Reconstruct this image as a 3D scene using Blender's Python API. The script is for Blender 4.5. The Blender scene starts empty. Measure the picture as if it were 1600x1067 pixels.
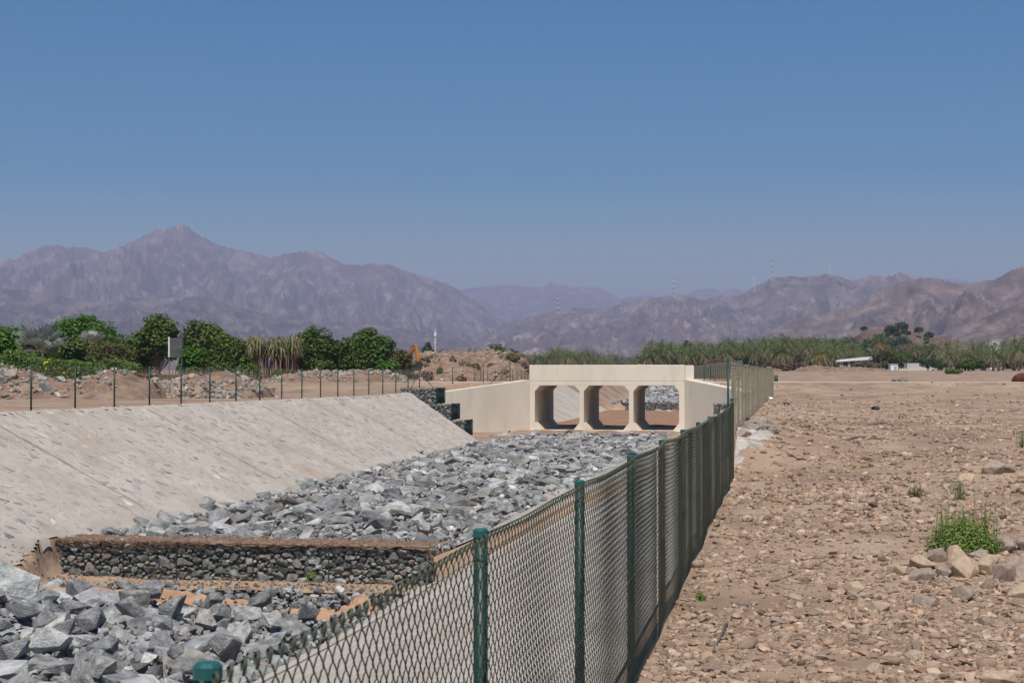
import bpy, bmesh, math, random
import numpy as np
from mathutils import Vector, Matrix

# ---------------------------------------------------------------- camera, world, sun
C = bpy.context.scene
TH = math.atan(436/2444.4)          # the channel runs along +Y; the camera looks a little to its left
S_, C_ = math.sin(TH), math.cos(TH)
F_ = 2444.4; HZ = 588.0
cam_d = bpy.data.cameras.new('camera'); cam = bpy.data.objects.new('camera', cam_d)
C.collection.objects.link(cam); C.camera = cam
cam_d.sensor_width = 36; cam_d.lens = 55
cam_d.clip_start = 0.05; cam_d.clip_end = 60000
cam.rotation_euler = (math.radians(90)+math.atan((HZ-533.5)/F_), 0, TH)
cam_d.dof.use_dof = True; cam_d.dof.focus_distance = 55; cam_d.dof.aperture_fstop = 11

SUN = Vector((0.04, -0.50, 0.865)).normalized()
w = bpy.data.worlds.new('World'); C.world = w; w.use_nodes = True
nt = w.node_tree; bg = nt.nodes['Background']
sky = nt.nodes.new('ShaderNodeTexSky'); sky.sky_type = 'NISHITA'; sky.sun_disc = False
sky.sun_elevation = math.asin(SUN.z); sky.sun_rotation = math.atan2(SUN.x, SUN.y)
sky.altitude = 0; sky.air_density = 1.0; sky.dust_density = .6; sky.ozone_density = 1.6
hsv = nt.nodes.new('ShaderNodeHueSaturation'); hsv.inputs['Saturation'].default_value = 2.25
nt.links.new(sky.outputs[0], hsv.inputs['Color'])
nt.links.new(hsv.outputs[0], bg.inputs[0]); bg.inputs[1].default_value = 0.08
sl = bpy.data.lights.new('sun', 'SUN'); sl.energy = 4.75; sl.angle = math.radians(0.53); sl.color = (1, 0.94, 0.85)
so = bpy.data.objects.new('sun', sl); C.collection.objects.link(so)
so.rotation_euler = SUN.to_track_quat('Z', 'Y').to_euler()
vs = C.view_settings; vs.view_transform = 'Standard'; vs.look = 'None'; vs.exposure = 0; vs.gamma = 1
C.cycles.use_denoising = True
C.cycles.max_bounces = 6; C.cycles.diffuse_bounces = 3; C.cycles.volume_bounces = 0
C.cycles.transparent_max_bounces = 8

# ---------------------------------------------------------------- helpers
rng = np.random.default_rng(7)
R = random.Random(11)

def at(px, py, Z):                  # pixel of the 1600 px photo at camera depth Z -> world point
    xc = (px-800)/F_*Z; zz = (HZ-py)/F_*Z
    return (xc*C_ - Z*S_, xc*S_ + Z*C_, zz)
def atg(px, Z):                     # the same, dropped on the ground
    x, y, _ = at(px, HZ, Z); return (x, y, float(gh(x, y)))

def link(o, parent=None):
    C.collection.objects.link(o)
    if parent is not None: o.parent = parent
    return o
def tag(o, label=None, cat=None, group=None, kind=None):
    if label: o['label'] = label
    if cat: o['category'] = cat
    if group: o['group'] = group
    if kind: o['kind'] = kind
    return o
def empty(name, loc=(0,0,0), rz=0):
    o = bpy.data.objects.new(name, None); o.location = loc; o.rotation_euler = (0,0,rz); o.empty_display_size = .3
    return link(o)
def mesh_np(name, V, Fs, mat=None, smooth=False):
    """V (n,3); Fs: list of (m,k) int arrays"""
    me = bpy.data.meshes.new(name)
    V = np.asarray(V, dtype=np.float32)
    if not isinstance(Fs, (list, tuple)): Fs = [Fs]
    Fs = [np.asarray(f, dtype=np.int32) for f in Fs if len(f)]
    tot = np.concatenate([np.full(len(f), f.shape[1], dtype=np.int32) for f in Fs])
    loops = np.concatenate([f.ravel() for f in Fs])
    me.vertices.add(len(V)); me.vertices.foreach_set('co', V.ravel())
    me.loops.add(len(loops)); me.loops.foreach_set('vertex_index', loops)
    me.polygons.add(len(tot))
    st = np.zeros(len(tot), dtype=np.int32); st[1:] = np.cumsum(tot)[:-1]
    me.polygons.foreach_set('loop_start', st)
    try: me.polygons.foreach_set('loop_total', tot)
    except Exception: pass
    me.update(calc_edges=True); me.validate()
    me.polygons.foreach_set('use_smooth', np.full(len(me.polygons), smooth, dtype=bool)); me.update()
    if mat: me.materials.append(mat)
    return me
def obj(name, me, parent=None, loc=None):
    o = bpy.data.objects.new(name, me)
    if loc is not None: o.location = loc
    return link(o, parent)
class MB:
    def __init__(s): s.v = []; s.f = {}; s.n = 0
    def add(s, V, F):
        V = np.asarray(V, dtype=float); F = np.asarray(F, dtype=int)
        s.f.setdefault(F.shape[1], []).append(F + s.n); s.v.append(V); s.n += len(V)
    def box(s, x0, x1, y0, y1, z0, z1, M=None):
        V = np.array([(x, y, z) for z in (z0, z1) for y in (y0, y1) for x in (x0, x1)], dtype=float)
        if M is not None: V = V @ np.array(M.to_3x3()).T + np.array(M.translation)
        s.add(V, [(0,2,3,1), (4,5,7,6), (0,1,5,4), (2,6,7,3), (0,4,6,2), (1,3,7,5)])
    def tube(s, pts, r, sides=6, cap=True):
        pts = np.asarray(pts, dtype=float)[None]
        V, F = tubes_np(pts, np.asarray(r, dtype=float), sides); s.add(V, F)
        if cap:
            k = pts.shape[1]; c0 = s.n-len(V)
            for e, q in ((0, 0), (1, (k-1)*sides)):
                cen = pts[0, -1 if e else 0]
                n0 = s.n; s.v.append(cen[None]); s.n += 1
                idx = [(c0+q+i, c0+q+(i+1) % sides, n0) if e else (c0+q+(i+1) % sides, c0+q+i, n0) for i in range(sides)]
                s.f.setdefault(3, []).append(np.array(idx))
    def prism(s, poly, y0, y1):     # polygon in xz swept in y
        n = len(poly); V = [(x, y0, z) for x, z in poly] + [(x, y1, z) for x, z in poly]
        V = np.array(V); 
        s.f.setdefault(n, []).append(np.array([list(range(n))]) + s.n)
        s.f.setdefault(n, []).append(np.array([list(range(2*n-1, n-1, -1))]) + s.n)
        q = [(i, i+n, (i+1) % n + n, (i+1) % n) for i in range(n)]
        s.f.setdefault(4, []).append(np.array(q) + s.n); s.v.append(V); s.n += 2*n
    def data(s): return np.concatenate(s.v), [np.concatenate(a) for a in s.f.values()]
    def build(s, name, mat, parent=None, smooth=False, loc=None, bevel=0):
        V, Fs = s.data()
        o = obj(name, mesh_np(name, V, Fs, mat, smooth), parent, loc)
        if bevel:
            m = o.modifiers.new('bevel', 'BEVEL'); m.width = bevel; m.segments = 2; m.limit_method = 'ANGLE'; m.angle_limit = .6
        return o
def tubes_np(P, r, sides):
    """P (n,k,3) polylines -> verts, quads; r scalar or (k,)"""
    n, k, _ = P.shape
    T = np.gradient(P, axis=1); T /= np.linalg.norm(T, axis=2, keepdims=True)+1e-9
    up = np.array([0.31, 0.27, 0.91]); up /= np.linalg.norm(up)
    A = np.cross(T, up); A /= np.linalg.norm(A, axis=2, keepdims=True)+1e-9
    B = np.cross(T, A)
    r = np.broadcast_to(np.asarray(r, dtype=float), (k,))[None, :, None, None]
    a = np.arange(sides)/sides*2*math.pi
    V = P[:, :, None, :] + r*(A[:, :, None, :]*np.cos(a)[None, None, :, None] + B[:, :, None, :]*np.sin(a)[None, None, :, None])
    idx = np.arange(n*k*sides).reshape(n, k, sides)
    a0 = idx[:, :-1, :]; a1 = idx[:, 1:, :]
    F = np.stack([a0, np.roll(a0, -1, 2), np.roll(a1, -1, 2), a1], -1).reshape(-1, 4)
    return V.reshape(-1, 3), F

# vectorised gradient noise
def _h(ix, iy, seed):
    n = (ix.astype(np.int64)*374761393 + iy.astype(np.int64)*668265263 + seed*974634777) & 0xffffffff
    n = ((n ^ (n >> 13))*1274126177) & 0xffffffff
    n = (n ^ (n >> 16)) & 0xffffffff
    return n/4294967295.0*2*math.pi
def pn(x, y, seed=0):
    x = np.asarray(x, dtype=float); y = np.asarray(y, dtype=float)
    ix = np.floor(x).astype(np.int64); iy = np.floor(y).astype(np.int64); fx = x-ix; fy = y-iy
    u = fx*fx*fx*(fx*(fx*6-15)+10); v = fy*fy*fy*(fy*(fy*6-15)+10)
    def g(a, b):
        t = _h(ix+a, iy+b, seed); return np.cos(t)*(fx-a)+np.sin(t)*(fy-b)
    return (g(0,0)*(1-u)+g(1,0)*u)*(1-v)+(g(0,1)*(1-u)+g(1,1)*u)*v
def fbm(x, y, o=4, seed=0, gain=.5):
    s = 0; a = 1; t = 0
    for i in range(o): s = s+a*pn(x*2**i+i*17.3, y*2**i-i*9.1, seed+i); t += a; a *= gain
    return s/t*1.6
def ridged(x, y, o=5, seed=0, gain=.55):
    s = 0; a = 1; t = 0; wgt = 1
    for i in range(o):
        v = (1-np.abs(pn(x*2**i+i*11.7, y*2**i+i*5.3, seed+i))*1.9)**2
        s = s+a*v*wgt; wgt = np.clip(v*1.3, 0, 1); t += a; a *= gain
    return s/t
def sst(a, b, x):
    t = np.clip((np.asarray(x, dtype=float)-a)/(b-a), 0, 1); return t*t*(3-2*t)

# ---------------------------------------------------------------- materials
MATS = {}
def mat(name, cols, scale=3.0, detail=6, rough=.9, bump=0, bscale=None, stops=None, coord='Object', isl=0, spec=.25,
        mottle=None, stretch=None, rnd=None, metal=0, transl=0):
    """cols: list of linear rgb laid on a noise ramp; isl: value spread per mesh island / object; mottle: (rgb, scale, threshold, amount)"""
    m = bpy.data.materials.new(name); m.use_nodes = True; t = m.node_tree; L = t.links.new
    b = t.nodes['Principled BSDF']; b.inputs['Roughness'].default_value = rough
    b.inputs['Specular IOR Level'].default_value = spec; b.inputs['Metallic'].default_value = metal
    tc = t.nodes.new('ShaderNodeTexCoord'); src = tc.outputs[coord]
    if stretch:
        mp = t.nodes.new('ShaderNodeMapping'); mp.inputs['Scale'].default_value = stretch; L(src, mp.inputs[0]); src = mp.outputs[0]
    if isl or rnd:
        gi = t.nodes.new('ShaderNodeNewGeometry'); oi = t.nodes.new('ShaderNodeObjectInfo')
        ad = t.nodes.new('ShaderNodeMath'); ad.operation = 'ADD'
        L(gi.outputs['Random Per Island'], ad.inputs[0]); L(oi.outputs['Random'], ad.inputs[1])
        fr = t.nodes.new('ShaderNodeMath'); fr.operation = 'FRACT'; L(ad.outputs[0], fr.inputs[0]); rv = fr.outputs[0]
        vm = t.nodes.new('ShaderNodeVectorMath'); vm.operation = 'MULTIPLY_ADD'
        cb = t.nodes.new('ShaderNodeCombineXYZ'); 
        for i in range(3): L(rv, cb.inputs[i])
        vm.inputs[1].default_value = (37, 51, 73); L(cb.outputs[0], vm.inputs[0]); L(src, vm.inputs[2]); src = vm.outputs[0]
    n = t.nodes.new('ShaderNodeTexNoise'); n.inputs['Scale'].default_value = scale; n.inputs['Detail'].default_value = detail
    n.inputs['Roughness'].default_value = .62; L(src, n.inputs[0])
    cr = t.nodes.new('ShaderNodeValToRGB'); k = len(cols)
    st = stops or [.32+.36*i/max(1, k-1) for i in range(k)]
    while len(cr.color_ramp.elements) < k: cr.color_ramp.elements.new(.5)
    for e, p, c in zip(cr.color_ramp.elements, st, cols): e.position = p; e.color = (*c, 1)
    L(n.outputs[0], cr.inputs[0]); col = cr.outputs[0]
    def mix(fac, a, bb, mode='MIX'):
        x = t.nodes.new('ShaderNodeMix'); x.data_type = 'RGBA'; x.blend_type = mode
        if isinstance(fac, float): x.inputs[0].default_value = fac
        else: L(fac, x.inputs[0])
        L(a, x.inputs[6])
        if isinstance(bb, tuple): x.inputs[7].default_value = (*bb, 1)
        else: L(bb, x.inputs[7])
        return x.outputs[2]
    if rnd:                         # a second ramp of per-stone tints
        r2 = t.nodes.new('ShaderNodeValToRGB'); r2.color_ramp.interpolation = 'CONSTANT'
        while len(r2.color_ramp.elements) < len(rnd): r2.color_ramp.elements.new(.5)
        acc = 0; tw = sum(x[1] for x in rnd)
        for e, (c, wt) in zip(r2.color_ramp.elements, rnd): e.position = acc/tw; e.color = (*c, 1); acc += wt
        L(rv, r2.inputs[0]); col = mix(1.0, col, r2.outputs[0], 'MULTIPLY')
    if isl:
        m2 = t.nodes.new('ShaderNodeMath'); m2.operation = 'MULTIPLY'; m2.inputs[1].default_value = 7.13; L(rv, m2.inputs[0])
        f2 = t.nodes.new('ShaderNodeMath'); f2.operation = 'FRACT'; L(m2.outputs[0], f2.inputs[0])
        mr = t.nodes.new('ShaderNodeMapRange'); mr.inputs[3].default_value = 1-isl; mr.inputs[4].default_value = 1+isl; L(f2.outputs[0], mr.inputs[0])
        cb2 = t.nodes.new('ShaderNodeCombineXYZ')
        for i in range(3): L(mr.outputs[0], cb2.inputs[i])
        col = mix(1.0, col, cb2.outputs[0], 'MULTIPLY')
    for mo in (mottle or []):
        c, sc, th, am = mo
        n2 = t.nodes.new('ShaderNodeTexNoise'); n2.inputs['Scale'].default_value = sc; n2.inputs['Detail'].default_value = 5
        n2.inputs['Roughness'].default_value = .6; L(src, n2.inputs[0])
        mr = t.nodes.new('ShaderNodeMapRange'); mr.inputs[1].default_value = th; mr.inputs[2].default_value = th+.09
        mr.inputs[4].default_value = am; L(n2.outputs[0], mr.inputs[0]); col = mix(mr.outputs[0], col, c)
    L(col, b.inputs['Base Color'])
    if bump:
        bs = t.nodes.new('ShaderNodeTexNoise'); bs.inputs['Scale'].default_value = bscale or scale*3; bs.inputs['Detail'].default_value = 6
        bs.inputs['Roughness'].default_value = .65; L(src, bs.inputs[0])
        bp = t.nodes.new('ShaderNodeBump'); bp.inputs['Strength'].default_value = 1; bp.inputs['Distance'].default_value = bump
        L(bs.outputs[0], bp.inputs['Height']); L(bp.outputs[0], b.inputs['Normal'])
    if transl:
        tr = t.nodes.new('ShaderNodeBsdfTranslucent'); L(col, tr.inputs[0])
        ms = t.nodes.new('ShaderNodeMixShader'); ms.inputs[0].default_value = transl
        out = t.nodes['Material Output']; L(b.outputs[0], ms.inputs[1]); L(tr.outputs[0], ms.inputs[2]); L(ms.outputs[0], out.inputs[0])
    MATS[name] = m; return m

SAND = mat('sandy_earth', [(.21,.14,.095), (.32,.223,.154), (.42,.307,.218)], 0.35, 10, .95, .03, 9,
           mottle=[((.17,.10,.07), 1.7, .56, .5), ((.45,.36,.28), 26, .64, .5), ((.12,.085,.065), 31, .66, .5)])
SILT = mat('wet_brown_silt', [(.24,.13,.075), (.33,.19,.115)], 0.8, 8, .9, .02, 6)
CONC = mat('painted_concrete', [(.62,.54,.435), (.68,.60,.485), (.72,.64,.525)], .5, 8, .85, .002, 30, stretch=(1,1,.35),
           mottle=[((.55,.47,.36), 1.1, .58, .4), ((.50,.44,.35), 6, .66, .3)])
CONCW = mat('pale_concrete', [(.50,.45,.37), (.62,.57,.48)], 2, 8, .9, .01, 12)
ROCKM = mat('blue_grey_rock', [(.14,.142,.142), (.285,.284,.276), (.43,.425,.41)], 1.6, 10, .85, .09, 7, isl=.34,
            rnd=[((1,1,1.02), 5), ((.74,.75,.77), 3), ((1.03,1.06,1.02), 3), ((1.35,1.33,1.28), 2.4), ((1.0,.93,.85), 2), ((.55,.55,.56), .7)],
            mottle=[((.56,.54,.51), 1.3, .62, .7), ((.12,.125,.13), 2.3, .60, .55), ((.36,.27,.20), .9, .59, .65)])
ROCKL = mat('light_grey_rock', [(.16,.163,.165), (.34,.34,.334), (.54,.535,.52)], 1.6, 10, .85, .09, 7, isl=.33,
            rnd=[((1,1,1.02), 5), ((.78,.79,.81), 3), ((1.03,1.06,1.02), 3), ((1.25,1.23,1.18), 2), ((1.0,.94,.87), 2)],
            mottle=[((.66,.64,.60), 1.2, .60, .7), ((.14,.145,.15), 2.3, .61, .5), ((.42,.31,.22), .9, .63, .5)])
ROCKW = mat('white_veined_rock', [(.27,.275,.275), (.44,.44,.43), (.66,.65,.61)], 1.2, 8, .82, .05, 5, mottle=[((.22,.24,.25), 1.1, .58, .8)])
COBM = mat('river_cobble', [(.21,.147,.105), (.33,.238,.172), (.45,.343,.255)], 5, 6, .88, .006, 30, isl=.25,
           rnd=[((1,1,1), 10), ((.9,.85,.83), 6), ((1.12,1.03,.92), 2), ((.72,.73,.76), 2), ((.58,.53,.52), 1.2), ((1.3,1.3,1.28), 1.2), ((.95,.82,.74), 1.5)])
GABM = mat('gabion_stone', [(.13,.13,.125), (.22,.215,.20), (.33,.31,.28)], 4, 7, .9, .03, 12, isl=.32,
           rnd=[((1,1,1), 6), ((1.08,1.0,.88), 3), ((.6,.64,.66), 5), ((1.15,.9,.68), 1.1), ((1.25,1.3,1.3), 1.5)])
CRUST = mat('dry_root_crust', [(.12,.07,.045), (.215,.135,.09), (.33,.235,.17)], 8, 8, .95, .03, 20)
GREENP = mat('green_pvc_post', [(.005,.034,.024), (.008,.05,.034)], 3, 3, .45, spec=.35, mottle=[((.10,.10,.075), 9, .62, .35)])
WIREM = mat('green_pvc_wire', [(.04,.06,.045), (.085,.098,.068)], 6, 3, .55, spec=.35)
WIREO = mat('olive_pvc_wire', [(.085,.092,.065), (.15,.148,.108)], 6, 3, .65)
WIREF = mat('sunlit_tone_pvc_wire', [(.25,.212,.148), (.34,.29,.205)], 6, 3, .8)  # khaki lightened: glancing sun on the wires is put into the colour
NETM = mat('dark_gabion_netting', [(.02,.04,.035), (.035,.055,.05)], 6, 3, .6)
DARKC = mat('gabion_core_painted_shade', [(.05,.045,.04), (.08,.07,.06)], 4, 4, .95)  # dark core carries the shade between the stones in its colour
BARK = mat('tree_bark', [(.12,.085,.06), (.21,.155,.11)], 6, 6, .95, .02, 14)
PALMB = mat('palm_bark', [(.14,.095,.065), (.24,.17,.115)], 5, 6, .95, .04, 9)
def leaf(name, a, b, c=None, isl=.45):
    return mat(name, [a, b] + ([c] if c else []), .9, 3, .6, spec=.3, isl=isl, transl=.3)
LF_B = leaf('bright_broad_leaf', (.055,.13,.012), (.10,.22,.02))
LF_D = leaf('deep_green_leaf', (.04,.09,.014), (.115,.18,.028))
LF_F = leaf('fig_green_leaf', (.055,.10,.018), (.15,.20,.04))
LF_O = leaf('olive_brown_leaf', (.09,.10,.03), (.15,.14,.05))
LF_S = leaf('silver_palm_leaf', (.26,.28,.25), (.38,.40,.36), isl=.2)
LF_P = leaf('date_palm_leaf', (.08,.115,.035), (.21,.24,.085), isl=.45)
LF_Y = leaf('dry_frond', (.23,.17,.09), (.36,.28,.165), isl=.3)
LF_H = leaf('herb_leaf', (.11,.18,.03), (.20,.29,.055), isl=.3)
LF_T = leaf('bluish_tree_leaf', (.04,.075,.04), (.075,.12,.055), isl=.35)
LF_X = leaf('dead_twig_leaf', (.17,.12,.08), (.24,.17,.12), isl=.3)
YEL = mat('yellow_petal', [(.75,.55,.02), (.85,.68,.03)], 3, 2, .6)
RED = mat('red_petal', [(.5,.03,.02), (.65,.06,.04)], 3, 2, .6)
WHITE = mat('white_paint', [(.70,.70,.68), (.80,.80,.78)], 1.2, 4, .5)
ORANGE = mat('orange_paint', [(.40,.14,.03), (.48,.19,.04)], 1.5, 5, .5, mottle=[((.16,.09,.05), 2.5, .6, .6)])
BLACKM = mat('black_rubber_and_steel', [(.02,.02,.02), (.05,.05,.05)], 3, 4, .6)
GLASS = mat('dark_glass', [(.02,.025,.03), (.03,.035,.04)], 2, 2, .1, spec=.6)
GREYP = mat('grey_panel', [(.20,.20,.20), (.26,.26,.255)], 2, 4, .6)
RUST = mat('red_brown_rust', [(.06,.02,.012), (.13,.045,.025)], 3, 6, .9, .02, 8)
WOOD = mat('weathered_wood', [(.13,.10,.08), (.23,.18,.14)], 4, 5, .9, stretch=(1,1,.2))
REDW = mat('red_white_steel', [(.45,.40,.38), (.5,.45,.42)], 1, 2, .6)
CLOTHM = mat('tan_geotextile', [(.34,.20,.12), (.45,.28,.175)], 3, 5, .95, .01, 30)
# ---------------------------------------------------------------- terrain (z = 0 is the camera's height)
CUL0, CUL1 = 104.5, 113.0
XL0, XR0 = -17.07, -7.35
def zleft(y):  return np.interp(y, [-50, 88, 96, 102, 115, 122, 150, 250, 400, 900, 6000], [-1.12, -1.12, -1.0, -.42, -.40, -.85, -.8, .2, 1.7, 3, 3])
def zright(x, y):
    near = np.interp(y, [-50, 12, 22, 33.2, 36.6, 85, 96, 102, 115, 122, 150, 250, 400, 900, 6000], [-2.43, -2.43, -2.3, -2.16, -1.27, -1.1, -.95, -.42, -.40, -.75, -.55, .75, 1.7, 3, 3])
    far = np.interp(y, [-50, 13, 26, 42, 85, 96, 102, 115, 122, 150, 250, 400, 900, 6000], [-2.43, -2.43, -2.1, -1.5, -1.25, -1.0, -.42, -.40, -.75, -.55, .75, 1.7, 3, 3])
    k = sst(-1, 2.0, x); return near*(1-k)+far*k
def wingL(x): return 104.45 + (x+17.3)*(6.3/5.1)       # near wing line, left (y as a function of x)
def wingR(x): return 104.45 - (x+7.1)*(6.9/4.5)
def cutL(x):  return 93.6 + np.minimum(0, (-23.0-x)*.9)
def xedge(y): return np.interp(y, [30.0, 32.5, 34.4], [-16.7, -16.9, -17.40])+.03*np.sin(y*2.3)+.02*np.sin(y*5.1)
def gh(x, y, micro=True):
    x, y = np.broadcast_arrays(np.asarray(x, dtype=float), np.asarray(y, dtype=float))
    zl = zleft(y); zr = zright(x, y)
    k = sst(-16, -9, x); bank = zl*(1-k)+zr*k
    bed = np.interp(y, [-50, 34.15, 34.2, 35.35, 35.4, 100, 104, 158.9, 159.3, 185, 212, 235, 300], [-5.35, -5.35, -4.86, -4.86, -4.22, -3.95, -3.66, -3.66, -2.75, -2.5, -1.0, 1, 6])
    up = y > 35.4
    lo = np.where(x < -23, zl, np.interp(x, [-23, -17.3, -16.6, -15.2, -14.5], [0, 0, -4.80, -5.35, -5.6]))
    pl = zl + (x+23)/4.9*(-3.6-zl)                       # left slope plane
    xe = xedge(y); zpe = zl + (xe+23)/4.9*(-3.6-zl); d_ = x-xe
    lo_l = np.where(d_ < 0, pl, np.where(d_ < .55, zpe+(-4.80-zpe)*np.clip(d_/np.interp(y, [32, 34.2], [.55, .10]), 0, 1)**.8, np.interp(x, [-17.1, -16.4, -15.2, -14.5], [-4.80, -4.86, -5.35, -5.6])))
    lo_u = np.where(x < -17.0, pl, -9)
    zr1 = zright(-1.9+0*x, y)
    ru = -3.95+(x+7.6)/5.7*(zr1+3.95); rl = np.where(x > -8.5, -4.95+(x+8.5)/6.6*(zr1+4.95), -4.95+(x+8.5)*1.5)
    L_ = np.where(up, lo_u, lo_l); R__ = np.where(up, np.where(x > -8.4, ru, -9), rl)
    R__ = np.where(x > -8.9, R__, -9)
    ch = np.maximum(bed, np.maximum(np.where(x < -12, L_, -9), np.where(x > -12, R__, -9)))
    # low pockets in front of the wing walls
    pockL = (x > -22.7) & (x < -17) & (y > cutL(x)) & (y < wingL(x)+1.05) | (x > -22.7) & (x < -17) & (y > 113-(x+17.3)*1.2-1.05) & (y < 121)
    pockR = (x > -7.6) & (x < -2.4) & (y > 95.0) & (y < wingR(x)+1.25)
    ch = np.where(pockL | pockR, -3.66, ch)
    # embankment behind the wings and beside the culvert
    highL = (x <= -17.25) & (y > wingL(x)+1.05) & (y < 113-(x+17.3)*1.2-1.05)
    highR = (x >= -7.15) & (y > wingR(x)+1.25) & (y < 113.2)
    ch = np.where(highL | highR, bank, ch)
    inch = (x > -23) & (x < -1.9)
    z = np.where(inch, np.minimum(ch, bank), bank)
    if micro:
        out = np.clip(np.maximum(-23.4-x, x+1.5), 0, 1)
        m = fbm(x/3.1, y/3.1, 4, 3)*.09 + fbm(x/22, y/22, 3, 9)*.22*sst(4, 20, np.maximum(-23-x, x))
        far = 1-.6*sst(20, 60, y)
        z = z + m*out*far + np.where(inch & (ch <= bed+.02) & (y > 36), fbm(x/1.6, y/1.6, 3, 5)*.07, 0)
    return z
def lin(*seg):
    a = []
    for s, e, d in seg: a.append(np.arange(s, e, d))
    return np.concatenate(a)
gx = np.concatenate([-np.geomspace(9000, 42, 34), lin((-40, -26, .8), (-26, -23.2, .35), (-23.0, -22.4, .2), (-22.4, -18.2, .3), (-18.2, -16.4, .09), (-16.4, -9, .4), (-9, -1, .2375), (-1, 9, .3), (9, 40, .9)), np.geomspace(42, 9000, 34)])
gy = np.concatenate([lin((-30, 9, 1.5), (9, 30, .3), (30, 34.05, .13)), [34.15, 34.22, 34.36, 34.5, 34.65, 34.8, 34.95, 35.1, 35.22, 35.34, 35.42], lin((35.8, 60, .33), (60, 90, .5), (90, 124, .3), (124, 260, 1.0)), np.geomspace(262, 14000, 60)])
def grid_mesh(name, X, Y, Z, m, smooth=True):
    ny, nx = X.shape
    i = np.arange(ny*nx).reshape(ny, nx)
    F = np.stack([i[:-1, :-1], i[:-1, 1:], i[1:, 1:], i[1:, :-1]], -1).reshape(-1, 4)
    return mesh_np(name, np.stack([X, Y, Z], -1).reshape(-1, 3), F, m, smooth)
GX, GY = np.meshgrid(gx, gy)
ground = tag(obj('ground', grid_mesh('ground', GX, GY, gh(GX, GY), SAND)), kind='structure')
# brown silt lying on the bed by and beyond the culvert
x_, y_ = np.meshgrid(np.linspace(-18.0, -6.6, 30), np.linspace(99.5, 104.2, 16))
tag(obj('silt_bed', grid_mesh('silt_bed', x_, y_, -3.72+.09*fbm(x_/1.7, y_/1.7, 3, 8)+.1*sst(99.5, 103, y_), SILT)), kind='structure')
x_, y_ = np.meshgrid(np.linspace(-18.4, -6.6, 30), np.linspace(113.2, 159, 60))
tag(obj('dry_stream_bed', grid_mesh('dry_stream_bed', x_, y_, -3.6+.10*fbm(x_/2.7, y_/2.7, 3, 8)+.16*sst(128, 150, y_), SILT)), kind='structure')

# ---------------------------------------------------------------- stones
def ico(sub):
    b = bmesh.new(); bmesh.ops.create_icosphere(b, subdivisions=sub, radius=1)
    V = np.array([v.co[:] for v in b.verts]); F = np.array([[v.index for v in f.verts] for f in b.faces]); b.free(); return V, F
def hull_rock(seed, n=15, bev=.05, sq=1.0):
    r = random.Random(seed); b = bmesh.new()
    for i in range(n):
        v = Vector((r.gauss(0, 1), r.gauss(0, 1), r.gauss(0, 1))).normalized()
        v = Vector([math.copysign(abs(c)**sq, c) for c in v])
        v *= r.uniform(.85, 1.15); b.verts.new(v)
    res = bmesh.ops.convex_hull(b, input=b.verts)
    for v in [v for v in b.verts if not v.link_faces]: b.verts.remove(v)
    bmesh.ops.dissolve_limit(b, angle_limit=.30, verts=b.verts, edges=b.edges)
    if bev: bmesh.ops.bevel(b, geom=list(b.edges), offset=bev, segments=1, affect='EDGES', profile=.5)
    bmesh.ops.triangulate(b, faces=b.faces); b.verts.ensure_lookup_table(); b.verts.index_update()
    V = np.array([v.co[:] for v in b.verts]); F = np.array([[v.index for v in f.verts] for f in b.faces]); b.free()
    return V, F
def cobble(seed, sub=2):
    V, F = ico(sub); r = np.random.default_rng(seed)
    d = np.ones(len(V))
    for k in range(5):
        n = r.normal(size=3); n /= np.linalg.norm(n); h = r.uniform(.55, .85)
        t = V@n; V = V - np.clip(t-h, 0, None)[:, None]*n*.8
    V = V*(1+.07*np.sin(V@r.normal(size=3)*3+r.uniform(0, 6)))[:, None]
    return V, F
ROCKS = [hull_rock(i, 12+i % 6, (.025, .05, .035)[i % 3], .8) for i in range(14)]
ROCKS_LO = [hull_rock(50+i, 12, 0, .8) for i in range(10)]
COB_HI = [cobble(i, 2) for i in range(10)]
COB_LO = [cobble(20+i, 1) for i in range(10)]
def rotm(yaw, tx, ty):
    cz, sz, cx, sx, cy, sy = np.cos(yaw), np.sin(yaw), np.cos(tx), np.sin(tx), np.cos(ty), np.sin(ty)
    o = np.zeros_like(yaw); l = np.ones_like(yaw)
    A = np.stack([cz, -sz, o, sz, cz, o, o, o, l], -1).reshape(-1, 3, 3)
    B = np.stack([l, o, o, o, cx, -sx, o, sx, cx], -1).reshape(-1, 3, 3)
    D = np.stack([cy, o, sy, o, l, o, -sy, o, cy], -1).reshape(-1, 3, 3)
    return A@B@D
def scatter(name, tmpl, P, S, yaw, tilt, m, parent=None, smooth=False, extra=None):
    """P (n,3), S (n,3) half sizes; merges all stones into one mesh"""
    P = np.asarray(P, dtype=float); n = len(P); Rm = rotm(yaw, rng.normal(size=n)*tilt, rng.normal(size=n)*tilt)
    if extra is not None: Rm = extra@Rm
    which = rng.integers(0, len(tmpl), n); Vs = []; Fs = []; off = 0
    for k, (V, F) in enumerate(tmpl):
        s = np.where(which == k)[0]
        if not len(s): continue
        W = np.einsum('nij,nvj->nvi', Rm[s], V[None]*S[s][:, None, :]) + P[s][:, None, :]
        Vs.append(W.reshape(-1, 3)); Fs.append((F[None]+(np.arange(len(s))*len(V))[:, None, None]+off).reshape(-1, 3)); off += len(s)*len(V)
    return obj(name, mesh_np(name, np.concatenate(Vs), np.concatenate(Fs), m, smooth), parent)
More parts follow.
